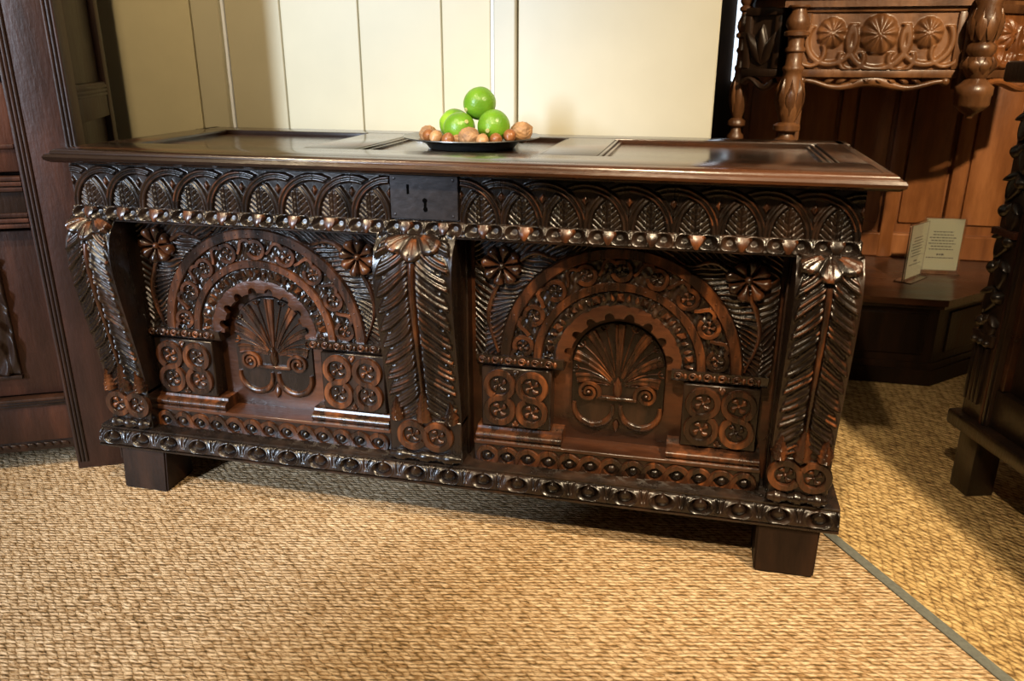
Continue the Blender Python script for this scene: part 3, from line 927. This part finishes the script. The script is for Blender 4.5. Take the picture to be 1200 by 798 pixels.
for cx, hw in ((0.054, 0.057), (0.833, 0.086), (1.648, 0.060)):
    co = inst('scroll_bracket', console_mesh(hw), chest, (cx, 0, 0))
    inst('midrib', rib_me, co)
    inst('upright_leaf', leafC, co, (0, -0.006, 0.261))
    for sg in (-1, 1): inst('upright_leaf', leafS, co, (sg * hw * 0.74, -0.006, 0.261))
    # block below with its lying S and the bobbin roll
    bl = B(); bl.box(-hw, hw, -0.006, 0.09, 0.156, 0.262, 0.003)
    bk_ = bl.obj('bracket_block', DARK, chest, (cx, 0, 0))
    rr = min(0.030, hw * 0.48)
    b = B(); P = s_scroll_path(rr); P = np.stack([P[:, 1], P[:, 0]], 1); b.ribbon(P, 0.008, 0.008, 'flat')
    b.obj('s_scroll', RUB, bk_, (0, -0.006, 0.222), 40)
    for sg in (-1, 1): inst('rosette', ros_m, bk_, (sg * rr, -0.006, 0.222), ry=0.5)
    b = B(); pr = [(0.001, -hw)]
    nb2 = 24
    for i in range(nb2 + 1):
        t_ = -hw + 2 * hw * i / nb2
        k = abs(t_) / hw
        r_ = 0.0095 + 0.0035 * math.cos(k * 3 * PI) + 0.002 * (i % 2)
        pr.append((r_, t_))
    pr.append((0.001, hw))
    b.lathe(pr, cy=-0.012, c=0.172, axis='x', seg=14)
    b.obj('bobbin', DARK, bk_, None, 50)

# --- lid
ld = B(); ld.box(-0.022, LX + 0.050, -0.038, 0.600, 0.816, 0.833, 0.004, seg=2)
lid = ld.obj('lid', LIDM, chest)
def lidpart(name, x0, x1, y0, y1, z1=0.8456, bev=0.003, z0=0.828):
    B().box(x0, x1, y0, y1, z0, z1, bev, seg=2).obj(name, LIDM, lid)
X0, X1 = -0.028, 1.755
edge = B()
prf = [(-0.020, 0.818), (-0.040, 0.8185), (-0.0465, 0.823), (-0.0475, 0.829), (-0.044, 0.8345), (-0.0365, 0.8365), (-0.0355, 0.8400), (-0.031, 0.8440), (-0.024, 0.8456), (-0.010, 0.8456)]
# moulded edge mitred round front and ends
loop = []
for y, z in prf:
    o_ = -y - 0.0475
    loop.append((o_, z))
G = np.zeros((4, len(prf), 3))
for j, (y, z) in enumerate(prf):
    ins = y + 0.0475
    G[0, j] = (X0 + ins, 0.604, z); G[1, j] = (X0 + ins, -0.0475 + ins, z); G[2, j] = (X1 - ins, -0.0475 + ins, z); G[3, j] = (X1 - ins, 0.604, z)
edge.grid(G); edge.obj('edge_moulding', LIDM, lid)
XI0, XI1, YI0, YI1 = 0.085, 1.665, 0.125, 0.515
lidpart('rail', X0 + 0.034, X1 - 0.034, -0.014, YI0, bev=0.002)
lidpart('rail', X0 + 0.01, X1 - 0.01, YI1, 0.604)
lidpart('end_stile', X0 + 0.034, XI0, YI0 + 0.0005, YI1 - 0.0005)
lidpart('end_stile', XI1, X1 - 0.034, YI0 + 0.0005, YI1 - 0.0005)
mts = ((0.515, 0.640), (1.065, 1.185))
for x0, x1 in mts:
    lidpart('muntin', x0, x1, YI0 + 0.0005, YI1 - 0.0005)
    for k in (0, 1):
        for e0, sgn in ((x0, -1), (x1, 1)):
            B().box(e0 + sgn * (0.004 + 0.009 * k) - 0.004, e0 + sgn * (0.004 + 0.009 * k) + 0.004, YI0 + 0.001, YI1 - 0.001, 0.829, 0.8435 - 0.004 * k, 0.002, seg=2).obj('reed', LIDM, lid)
xs = [XI0, mts[0][0], mts[0][1], mts[1][0], mts[1][1], XI1]
for k in range(3):
    B().box(xs[2 * k] + 0.0, xs[2 * k + 1], YI0, YI1, 0.829, 0.8335, 0.001).obj('panel', LIDM, lid)
for k in (0, 1):
    B().box(XI1 - 0.013 - 0.009 * k, XI1 - 0.005 - 0.009 * k, YI0 + .001, YI1 - .001, 0.829, 0.8435 - .004 * k, 0.002, seg=2).obj('reed', LIDM, lid)

# --- feet
for x0, x1, xb0, xb1 in ((0.024, 0.150, 0.026, 0.150), (1.574, 1.702, 1.576, 1.698)):
    for y0, y1 in ((-0.037, 0.075), (0.47, 0.57)):
        f = B()
        bm = bmesh.new(); bmesh.ops.create_cube(bm, size=1)
        for v in bm.verts:
            top = v.co.z > 0
            a0, a1 = (x0, x1) if top else (xb0, xb1)
            dz_ = 0.110 if top else 0.0
            yy0 = y0 + (0.012 if top else 0.0)
            v.co = Vector((a0 if v.co.x < 0 else a1, yy0 if v.co.y < 0 else y1, dz_))
        bmesh.ops.bevel(bm, geom=bm.edges[:], offset=0.004, segments=2, affect='EDGES')
        f.bm(bm); f.obj('foot', FOOTM, chest)

# ------------------------------------------------------------------ plate with limes and nuts
PC = (0.856, 0.335, 0.8340)
plate = B()
plate.lathe([(0.001, 0.0), (0.098, 0.0), (0.104, 0.002), (0.112, 0.012), (0.120, 0.018), (0.160, 0.0245), (0.166, 0.0265), (0.1655, 0.0285), (0.159, 0.0275), (0.120, 0.0215), (0.110, 0.0155), (0.100, 0.005), (0.001, 0.0035)], seg=64)
po = plate.obj('plate', PEWTER, None, Vector(PC) * S, 60); po.scale = (S, S, S)
po['label'] = 'round grey pewter plate of limes and nuts on the chest lid'; po['category'] = 'plate'

def ellipsoid(rx, rz, bump=0.0, nip=0.0, seg=28, rings=18, furrow=0.0, seed=0):
    r_ = np.random.default_rng(seed)
    G = np.zeros((seg, rings + 1, 3))
    ph = r_.uniform(0, 6.28, 8)
    for i in range(seg):
        th = i * 2 * PI / seg
        for j in range(rings + 1):
            a = -PI / 2 + PI * j / rings
            k = 1 + bump * (math.sin(3 * th + ph[0] + 2 * a) + math.sin(5 * a + ph[1]) * math.cos(2 * th + ph[2])) * math.cos(a)
            k += furrow * math.sin(11 * th + 3 * math.sin(4 * a + ph[3])) * math.sin(9 * a + ph[4] + 2 * math.sin(3 * th)) * math.cos(a)
            zc = rz * math.sin(a) * k
            zc += nip * math.exp(-(math.cos(a) / 0.22) ** 2) * (1 if a > 0 else -0.6)
            G[i, j] = (rx * math.cos(a) * math.cos(th) * k, rx * math.cos(a) * math.sin(th) * k, zc)
    b = B(); b.grid(G, wrap=True); return b

def place(name, me, loc, rot, label, cat, group=None, sc=1.0, extra=None):
    if extra:
        o = thing(name, label, cat, loc, 0, group)
        o.rotation_euler = rot; o.scale = (S * sc,) * 3
        inst(extra[0], me, o)
        for nm, m2 in extra[1:]: inst(nm, m2, o)
    else:
        o = bpy.data.objects.new(name, me); COL.objects.link(o)
        o.location = Vector(loc) * S; o.rotation_euler = rot; o.scale = (S * sc,) * 3
        o['label'] = label; o['category'] = cat
        if group: o['group'] = group
    return o
lime_me = ellipsoid(0.0385, 0.0400, 0.010, 0.0030, 36, 26).mesh('peel', LIME, 80)
le = B(); le.lathe([(0.0055, 0.0395), (0.0050, 0.0440), (0.0030, 0.0448), (0.0005, 0.0440)], seg=10); le_me = le.mesh('stem_end', LIMEEND, 60)
zp = PC[2] + 0.005
for loc, rot, lab, s_ in (
    ((0.829, 0.322, zp + 0.0395), (1.1, 0.3, 0.6), 'bright lime at the front left of the plate, its stem end turned away', 1.0),
    ((0.797, 0.396, zp + 0.0425), (1.9, 0.2, 2.2), 'lime half hidden at the back left of the pile', 1.0),
    ((0.914, 0.322, zp + 0.047), (1.75, -0.25, -0.15), 'yellowish green lime at the right of the pile', 1.0),
    ((0.868, 0.366, zp + 0.0960), (1.9, 0.1, -0.65), 'topmost lime, resting on the others', 1.0)):
    place('lime', lime_me, loc, rot, lab, 'lime', 'limes on the plate', s_, ('peel', ('stem_end', le_me)))
wal = ellipsoid(0.0225, 0.0255, 0.02, 0.003, 56, 40, 0.055, 3).mesh('shell_half', WALNUT, 80)
sm = B(); sm.lathe([(0.0222, -0.002), (0.0245, -0.001), (0.0245, 0.001), (0.0222, 0.002)], seg=30); seam_me = sm.mesh('seam', WALNUT, 60)
for loc, rot, lab, s_ in (
    ((0.758, 0.300, zp + 0.026), (1.3, 0.2, 0.5), 'wrinkled walnut at the left end of the plate', 0.95),
    ((0.872, 0.255, zp + 0.026), (1.4, 0.5, 1.1), 'walnut at the front middle of the plate between limes', 1.02),
    ((0.975, 0.345, zp + 0.032), (1.1, -0.4, 2.0), 'large walnut at the right end of the plate', 1.08)):
    place('walnut', wal, loc, rot, lab, 'walnut', 'walnuts on the plate', s_, ('shell', ))
haz = ellipsoid(0.0150, 0.0165, 0.01, 0.0025, 24, 16).mesh('shell', HAZEL, 80)
haz2 = haz.copy(); haz2.materials[0] = HAZEL2
hz = B(); hz.lathe([(0.0118, -0.0112), (0.0085, -0.0150), (0.004, -0.0168), (0.0005, -0.0172)], seg=14); hz_me = hz.mesh('scar', HAZELT, 60)
for (x, y), rot, lab in (
    ((0.772, 0.262), (1.4, 0, 0.4), 'reddish hazelnut in front of the left walnut'),
    ((0.795, 0.245), (2.0, 0, -0.3), 'pale-ended hazelnut just right of the leftmost hazelnut'),
    ((0.826, 0.240), (0.4, 0.2, 0.3), 'round brown hazelnut in front of the left lime'),
    ((0.836, 0.277), (1.2, 0.2, 0.9), 'hazelnut tucked between the left lime and the middle walnut'),
    ((0.893, 0.278), (1.0, 0.2, 0.9), 'hazelnut just right of the middle walnut'),
    ((0.905, 0.250), (2.3, 0.3, 0.2), 'pale tan hazelnut in front of the right lime'),
    ((0.932, 0.270), (1.2, -0.5, 0.8), 'shiny hazelnut at the right below the right lime'),
    ((0.960, 0.292), (2.1, 0.4, 0.2), 'hazelnut at the right end in front of the large walnut')):
    r = math.hypot(x - PC[0], y - PC[1])
    z = zp + (0.0150 if r < 0.090 else 0.0150 + (r - 0.090) * 0.6)
    place('hazelnut', haz2 if 'pale' in lab or 'tucked' in lab else haz, (x, y, z), rot, lab, 'hazelnut', 'hazelnuts on the plate', 1.0, ('shell', ('scar', hz_me)))

# ------------------------------------------------------------------ tall cupboard on the left (local x runs to the right-hand front corner at 0)
cup = thing('tall_cupboard', 'tall reddish-brown oak cupboard with reeded corner post at the left', 'cupboard', (-0.038, 0.078, 0), math.radians(27))
def cbox(name, x0, x1, y0, y1, z0, z1, mat=CUPB, bev=0.003, par=cup):
    return B().box(x0, x1, y0, y1, z0, z1, bev, seg=2).obj(name, mat, par)
H_ = 1.95
st = cbox('corner_post', -0.135, 0.0, 0.0, 0.075, 0.0, H_, CUPR)
for xg in (-0.128, -0.119, -0.110, -0.022, -0.013, -0.004):
    B().lathe([(0.001, 0.02), (0.0042, 0.021), (0.0042, H_), (0.001, H_)], cx=xg, cy=0.0, seg=8).obj('reed', CUPB, st)
# front frame to the left of the post
cbox('body', -1.05, -0.02, 0.075, 0.44, 0.10, H_, CUPB)
cbox('bottom_rail', -1.05, -0.135, 0.015, 0.08, 0.085, 0.205, CUPR)
for z, yv in ((0.205, 0.004), (0.196, 0.008), (0.187, 0.012)):
    cbox('rail_bead', -1.05, -0.136, yv, 0.05, z - 0.004, z + 0.004, CUPB, 0.002)
ap_ = cbox('apron', -1.05, -0.136, 0.022, 0.05, 0.055, 0.086, CUPB)
gm = B(); gm.petal(0.024, 0.006, 0.006, point=True, ang=-1.0); gm_me = gm.mesh('gouge_leaf', CUPB, 60)
for k in range(16): inst('gouge_leaf', gm_me, ap_, (-0.15 - k * 0.020, 0.022, 0.066))
dr_ = cbox('door', -0.62, -0.140, 0.028, 0.08, 0.213, 0.640, CUPR, 0.004)
def carved_leaf(u, v):
    a = np.hypot((u - 0.12) / 0.10, (v - 0.14) / 0.14)
    q = frac(np.arctan2(v - 0.14, u - 0.12) * 2.2 + a * 2.5)
    return 0.012 * (q ** 0.6) * (1 - ss(0.8, 1, q)) + 0.004 * np.sin(a * 18)
cp = hf(0, 0.26, 0, 0.30, 0.004, carved_leaf).obj('carved_panel', CUPB, dr_, (-0.488, 0.022, 0.275), 0)
cbox('panel_bead', -0.490, -0.226, 0.014, 0.04, 0.262, 0.272, CUPB, 0.002, dr_)
cbox('middle_rail', -1.05, -0.138, 0.012, 0.08, 0.650, 0.770, CUPB)
for z in (0.655, 0.668, 0.681, 0.742, 0.755, 0.767):
    cbox('rail_bead', -1.05, -0.137, 0.004, 0.05, z - 0.005, z + 0.005, CUPR, 0.002)
cbox('drawer', -1.05, -0.140, 0.022, 0.08, 0.780, 0.985, CUPR, 0.006)
cbox('drawer_bead', -1.05, -0.141, 0.014, 0.05, 0.835, 0.846, CUPR, 0.003)
cbox('upper_rail', -1.05, -0.138, 0.012, 0.08, 0.995, 1.06, CUPB)
cbox('upper_panel', -1.05, -0.138, 0.035, 0.08, 1.06, H_, CUPB)
# right-hand side with its framed panels
cbox('side_panel', -0.03, -0.018, 0.075, 0.44, 0.12, H_ - .02, CUPB)
sr = cbox('side_rail', -0.03, -0.004, 0.076, 0.40, 0.885, 0.975, CUPB)
for z in (0.955, 0.945, 0.965): cbox('rail_bead', -0.01, -0.001, 0.078, 0.398, z - 0.004, z + 0.003, CUPB, 0.001, sr)
cbox('side_stile', -0.03, -0.002, 0.40, 0.445, 0.0, H_, CUPB)
cbox('back_foot', -1.05, -1.00, 0.40, 0.445, 0.0, 0.12, CUPB)
cbox('front_foot', -1.05, -0.95, 0.01, 0.075, 0.0, 0.12, CUPB)

# ------------------------------------------------------------------ carved coffer at the right edge
cof = thing('carved_coffer', 'near-black carved oak side cabinet on square legs at the right edge', 'cabinet', (2.085, 0.475, 0), math.radians(-72))
def kbox(name, x0, x1, y0, y1, z0, z1, mat=BLACKW, bev=0.003, par=cof):
    return B().box(x0, x1, y0, y1, z0, z1, bev, seg=2).obj(name, mat, par)
W_, D_ = 1.0, 0.46
for x0 in (0.005, W_ - 0.075):
    for y0 in (0.005, D_ - 0.075): kbox('leg', x0, x0 + 0.07, y0, y0 + 0.07, 0.0, 0.19)
kbox('body', 0.02, W_ - 0.02, 0.04, D_ - 0.01, 0.19, 0.99)
bm_ = kbox('base_moulding', -0.022, W_ + 0.02, -0.022, D_, 0.165, 0.205, bev=0.008)
pst = kbox('corner_post', 0.0, 0.095, 0.0, 0.05, 0.205, 0.99, COURTD)
for xg, mt in ((0.078, CUPR), (0.088, BLACKW)):
    kbox('fillet', xg - 0.004, xg + 0.004, -0.006, 0.02, 0.205, 0.985, mt, 0.002, pst)
kbox('corner_post', W_ - 0.095, W_, 0.0, 0.05, 0.205, 0.99, COURTD)
# carved drop of leaves and fruit down the post
lf_ = B(); lf_.petal(0.070, 0.022, 0.013, point=True, crease=0.4, n=12, k=9); lf_.petal(0.042, 0.010, 0.016, point=True, ang=0.8); lf_.petal(0.042, 0.010, 0.016, point=True, ang=-0.8)
lf_me = lf_.mesh('carved_leaf', BLACKW, 60)
ft = B(); ft.dome(0, 0, 0.016, 0.016, 0.02); ft_me = ft.mesh('carved_fruit', BLACKW, 60)
for k in range(8):
    z = 0.93 - k * 0.066
    inst('carved_leaf', lf_me, pst, (0.034, -0.001, z), ry=PI + 0.25 * (-1) ** k)
    inst('carved_fruit', ft_me, pst, (0.034 + 0.018 * (-1) ** k, -0.001, z - 0.02))
kbox('post_cap', -0.006, 0.074, -0.014, 0.02, 0.655, 0.672, CUPR, 0.003, pst)
kbox('post_block', -0.004, 0.072, -0.012, 0.02, 0.395, 0.425, BLACKW, 0.004, pst)
for k in (0.012, 0.034, 0.056): inst('carved_fruit', ft_me, pst, (k, -0.010, 0.402), scale=(.6, .6, .6))
for k in (0.010, 0.024, 0.038, 0.052):
    kbox('flute', k - 0.005, k + 0.005, -0.009, 0.01, 0.245, 0.39, BLACKW, 0.003, pst)
kbox('bottom_rail', 0.095, W_ - .095, 0.008, 0.05, 0.205, 0.30)
kbox('top_rail', 0.095, W_ - .095, 0.008, 0.05, 0.86, 0.99)
kpn = kbox('front_panel', 0.095, W_ - .095, 0.03, 0.05, 0.30, 0.86)
kbox('panel_bead', 0.096, 0.112, 0.012, 0.04, 0.30, 0.86, RED, 0.004, kpn)
def carv2(u, v):
    q = frac(np.hypot(frac(u / 0.16) - 0.5, frac(v / 0.2) - 0.5) * 3.2 + np.arctan2(frac(v / 0.2) - 0.5, frac(u / 0.16) - 0.5) / (2 * PI) * 3)
    return 0.014 * (q ** 0.6) * (1 - ss(0.8, 1, q))
hf(0, 0.64, 0, 0.40, 0.004, carv2).obj('carving', BLACKW, kpn, (0.16, 0.03, 0.38), 0)
kbox('top', -0.035, W_ + 0.03, -0.04, D_, 0.99, 1.035, bev=0.008)

# ------------------------------------------------------------------ court cupboard in the alcove
crt = thing('court_cupboard', 'large canted oak court cupboard with carved canopy in the alcove', 'court cupboard', (2.2, 1.18, 0), 0)
def canted(x0, x1, dep, xr, yb, z0, z1, grow=0.0):
    """plan polygon: straight front x0..x1 at y=0, canted right end to (xr, dep), back at yb"""
    g_ = grow
    return [(x0 - g_, -g_), (x1 + g_ * 0.4, -g_), (xr + g_ * 0.8, dep - g_ * 0.6), (xr + g_ * 0.8, yb), (x0 - 0.09, yb), (x0 - 0.09 - g_ * .5, 0.12)]
def cpoly(name, poly, z0, z1, mat, par=crt, bev=0.0):
    return B().prof_z(poly, z0, z1).obj(name, mat, par)
base_ = (-0.62, 0.0, 0.30, 0.30, 0.70)
cpoly('base', canted(*base_, 0, 0), 0.075, 0.285, FOOTM)
cpoly('plinth', canted(*base_, 0, 0, 0.014), 0.0, 0.055, FOOTM)
cpoly('plinth_moulding', canted(*base_, 0, 0, 0.006), 0.055, 0.078, FOOTM)
cpoly('ledge', canted(*base_, 0, 0, 0.032), 0.285, 0.306, RED)
cpoly('ledge_moulding', canted(*base_, 0, 0, 0.018), 0.270, 0.286, COURTD)
# sunk panels of the base front
for x0, x1 in ((-0.55, -0.30), (-0.26, -0.03)):
    B().box(x0, x1, -0.006, 0.01, 0.105, 0.25, 0.004).obj('base_panel', FOOTM, crt)
cpn = B().box(0.06, 0.37, -0.006, 0.01, 0.105, 0.25, 0.004).obj('base_panel', FOOTM, crt); cpn.rotation_euler = (0, 0, PI / 4)
# panelled back
bkp = B().box(-0.65, 0.75, 0.60, 0.64, 0.306, 1.6).obj('back', COURTP, crt)
xw = -0.64
k = 0
for wd in (0.13, 0.05, 0.16, 0.05, 0.15, 0.05, 0.17, 0.05, 0.16, 0.05, 0.17, 0.05, 0.16):
    if k % 2 == 0:
        B().box(xw + 0.012, xw + wd - 0.012, 0.588, 0.61, 0.44, 1.2, 0.006, seg=2).obj('back_panel', COURTP, bkp)
    else:
        B().box(xw, xw + wd, 0.572, 0.61, 0.306, 1.25, 0.005, seg=2).obj('back_stile', COURTP, bkp)
    xw += wd; k += 1
B().box(-0.65, 0.75, 0.575, 0.61, 0.306, 0.40, 0.005).obj('back_rail', COURTP, bkp)
# canopy: cornice and carved frieze panels
CZ0, CZ1 = 0.985, 1.22
can = (-0.565, -0.055, 0.20, 0.20, 0.62)
cpoly('cornice', canted(*can, 0, 0, 0.045), 1.215, 1.30, COURT)
cpoly('cornice_moulding', canted(*can, 0, 0, 0.025), 1.185, 1.216, COURT)
cpoly('canopy', [(x, y + 0.02) for x, y in canted(*can, 0, 0, -0.01)], 1.05, 1.19, COURTD)
def mask_carving(u, v):
    # scrolling leaves with three round medallions
    H = np.zeros_like(u)
    for cx, cz, r in ((0.085, 0.105, 0.042), (0.22, 0.10, 0.055), (0.355, 0.105, 0.042)):
        d = np.hypot(u - cx, (v - cz) * 0.95)
        H = np.maximum(H, 0.022 * np.sqrt(np.clip(1 - (d / r) ** 2, 0, 1)) + 0.004 * np.sin(np.arctan2(v - cz, u - cx) * 9) * (d < r))
    for cx, cz, r, w_ in ((0.085, 0.085, 0.07, 0.012), (0.22, 0.085, 0.085, 0.014), (0.355, 0.085, 0.07, 0.012), (0.15, 0.03, 0.035, 0.010), (0.29, 0.03, 0.035, 0.010), (0.03, 0.05, 0.04, 0.009), (0.41, 0.05, 0.04, 0.009)):
        d = np.abs(np.hypot(u - cx, v - cz) - r)
        H = np.maximum(H, 0.014 * (1 - ss(w_ * 0.4, w_, d)) * (v < cz + r * 0.55))
    return H
mc = hf(0, 0.44, 0, 0.165, 0.003, mask_carving)
def frame(x0, x1, z0, z1, par, y=-0.012, wd=0.024, mat=COURT):
    for a in ((x0, x1, z0, z0 + wd), (x0, x1, z1 - wd, z1), (x0, x0 + wd, z0 + wd, z1 - wd), (x1 - wd, x1, z0 + wd, z1 - wd)):
        B().box(a[0], a[1], y, y + 0.05, a[2], a[3], 0.004, seg=2).obj('frame', mat, par)
fp = B().box(-0.535, -0.085, 0.0, 0.03, 0.985, 1.19).obj('frieze_panel', COURT, crt)
frame(-0.545, -0.075, 0.985, 1.195, fp)
mc.obj('carving', COURT, fp, (-0.53, -0.002, 1.008), 0)
# pierced scroll hanging under the frieze
pc_ = B(); tq = np.linspace(-1, 1, 41)
pc_.ribbon(np.stack([tq * 0.20, 0.010 * np.cos(tq * PI * 2) - 0.006 + 0.0 * tq], 1), 0.008 + 0.010 * np.exp(-(tq / 0.35) ** 2), 0.014, 'round', sink=0.012)
for sx in (-1, 1): pc_.dome(sx * 0.205, 0.004, 0.015, 0.015, 0.018)
for k in range(9): pc_.petal(0.032, 0.008, 0.02, ang=1.2 if k < 4 else -1.2, cx=(k - 4) * 0.035, cz=-0.004, point=True)
pc_.obj('pendant_scroll', COURT, crt, (-0.31, 0.006, 0.972), 60)
# left canted face of the canopy
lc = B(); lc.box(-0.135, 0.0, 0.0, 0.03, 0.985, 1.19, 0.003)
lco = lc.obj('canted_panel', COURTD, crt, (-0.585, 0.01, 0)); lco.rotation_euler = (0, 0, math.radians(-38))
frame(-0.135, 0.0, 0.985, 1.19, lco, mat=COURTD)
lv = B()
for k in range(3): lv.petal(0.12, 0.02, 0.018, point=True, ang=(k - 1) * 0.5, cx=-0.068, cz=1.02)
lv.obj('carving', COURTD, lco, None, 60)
lv = B(); lv.ribbon(np.stack([np.linspace(-0.13, -0.01, 20), 0.965 + 0.014 * np.sin(np.linspace(0, 7, 20))], 1), 0.009, 0.014, 'round', sink=0.01); lv.obj('pendant_scroll', COURTD, lco)
# right canted face
rc = B(); rc.box(0.0, 0.34, 0.0, 0.03, 0.985, 1.19, 0.003)
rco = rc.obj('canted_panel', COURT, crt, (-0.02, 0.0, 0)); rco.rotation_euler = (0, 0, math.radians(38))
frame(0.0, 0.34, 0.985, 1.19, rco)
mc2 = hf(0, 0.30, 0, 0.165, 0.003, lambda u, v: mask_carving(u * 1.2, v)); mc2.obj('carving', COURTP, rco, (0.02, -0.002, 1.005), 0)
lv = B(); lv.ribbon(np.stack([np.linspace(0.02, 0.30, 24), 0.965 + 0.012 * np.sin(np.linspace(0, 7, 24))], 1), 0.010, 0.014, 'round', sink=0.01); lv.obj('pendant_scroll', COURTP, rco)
# turned supports
def turned(name, x, y, z0, z1, r, mat, lean=0.0, post=True):
    Lz = z1 - z0
    pr = [(0.001, 0.306), (1.0, 0.306), (1.0, 0.74), (0.7, 0.76), (1.15, 0.775), (1.15, 0.795), (0.75, 0.805), (0.65, 0.82), (1.2, 0.828), (1.2, 0.842), (0.7, 0.852), (0.85, 0.865), (1.08, 0.89), (1.15, 0.915), (1.05, 0.95), (0.85, 0.985), (0.80, 1.00), (0.95, 1.006), (0.95, 1.014), (0.75, 1.02), (0.70, 1.055), (0.88, 1.06), (0.88, 1.068), (0.70, 1.075), (0.72, 1.10), (1.1, 1.105), (1.1, 1.115), (0.8, 1.12), (1.05, 1.135), (1.0, 1.15), (0.65, 1.17), (0.6, 1.18), (0.9, 1.185), (0.9, 1.195), (0.6, 1.20), (0.9, 1.21), (0.9, 1.25), (0.001, 1.25)]
    b = B(); b.lathe([(a * r, min(t_, z1)) for a, t_ in pr], seg=18)
    o = b.obj(name, mat, crt, (x, y, 0), 50)
    # carved leaf collar
    for k in range(8):
        c = B(); a = k * PI / 4
        G = np.zeros((6, 3, 3))
        for i in range(6):
            t_ = i / 5
            for j, s_ in enumerate((-1, 0, 1)):
                rr_ = r * (0.80 + 0.42 * math.sin(PI * t_) + (0.12 if s_ == 0 else 0))
                aa = a + s_ * 0.36 * math.sin(PI * min(1, t_ + 0.08)) 
                G[i, j] = (rr_ * math.cos(aa), rr_ * math.sin(aa), 0.87 + 0.11 * t_)
        c.grid(G); c.obj('collar_leaf', mat, o, None, 60)
    return o
turned('column', -0.548, -0.035, 0.306, 1.19, 0.034, COURT)
B().box(-0.545, -0.505, -0.006, 0.05, 0.306, 1.19, 0.004).obj('column_backing', COURT, crt)
turned('column', -0.695, 0.13, 0.306, 1.25, 0.024, COURT)
# big drop finial at the right corner
df = B()
df.lathe([(a * 0.86, t_) for a, t_ in ((0.001, 0.872), (0.012, 0.874), (0.014, 0.882), (0.030, 0.890), (0.050, 0.905), (0.056, 0.912), (0.056, 0.935), (0.060, 0.940), (0.060, 0.962), (0.045, 0.972), (0.030, 0.985), (0.044, 1.005), (0.050, 1.025), (0.034, 1.045), (0.046, 1.06), (0.046, 1.075), (0.032, 1.085), (0.050, 1.12), (0.052, 1.15), (0.038, 1.185), (0.044, 1.20), (0.034, 1.215), (0.040, 1.32), (0.001, 1.32))], seg=22)
fin = df.obj('drop_finial', COURT, crt, (-0.035, -0.045, 0), 60)
for z_, r_, L_ in ((1.00, 0.040, 0.045), (1.09, 0.040, 0.085)):
    for k in range(9):
        fc = B(); a = k * 2 * PI / 9
        G = np.zeros((6, 3, 3))
        for i in range(6):
            t_ = i / 5
            for j, s_ in enumerate((-1, 0, 1)):
                rr_ = r_ * (0.85 + 0.30 * math.sin(PI * t_) + (0.1 if s_ == 0 else 0)); aa = a + s_ * 0.34 * math.sin(PI * min(1, t_ + .1))
                G[i, j] = (rr_ * math.cos(aa), rr_ * math.sin(aa), z_ + L_ * t_)
        fc.grid(G); fc.obj('collar_leaf', COURT, fin, None, 60)
B().box(-0.075, 0.0, -0.02, 0.05, 0.95, 1.215, 0.004).obj('finial_backing', COURT, crt)

# ------------------------------------------------------------------ two card holders on the ledge
def card(loc, rz, label):
    t_ = thing('card_holder', label, 'card holder', loc, rz, 'acrylic card holders on the ledge')
    B().box(-0.070, 0.070, 0.0, 0.0035, 0.0, 0.205, 0.0008).obj('back_sheet', ACR, t_)
    B().box(-0.070, 0.070, -0.0065, -0.0035, 0.0, 0.200, 0.0008).obj('front_sheet', ACR, t_)
    B().box(-0.070, 0.070, -0.030, 0.030, -0.0005, 0.004, 0.0008).obj('base_sheet', ACR, t_)
    cd = B().box(-0.064, 0.064, -0.0022, -0.0008, 0.012, 0.198).obj('printed_card', PAPER, t_)
    ink = B(); r_ = random.Random(3)
    z = 0.150
    for k in range(9):
        w2 = r_.uniform(0.030, 0.046)
        if k == 7: z -= 0.010; w2 = 0.012
        x = -w2
        while x < w2:
            l = r_.uniform(0.004, 0.011); ink.box(x, min(x + l, w2), -0.0028, -0.002, z, z + (0.0032 if k != 7 else 0.006)); x += l + 0.0025
        z -= 0.0105
    ink.obj('print', INK, cd)
card((2.150, 1.40, 0.307), math.radians(55), 'clear acrylic card holder turned edge-on at the left of the pair')
card((2.262, 1.52, 0.307), math.radians(4), 'clear acrylic card holder facing forward with a printed cream card')

# narrow lit window slit behind the far column
ws = B(); ws.box(1.497, 1.522, 2.095, 2.12, 0.95, 1.62)
struct('window_1', ws, SKYW)
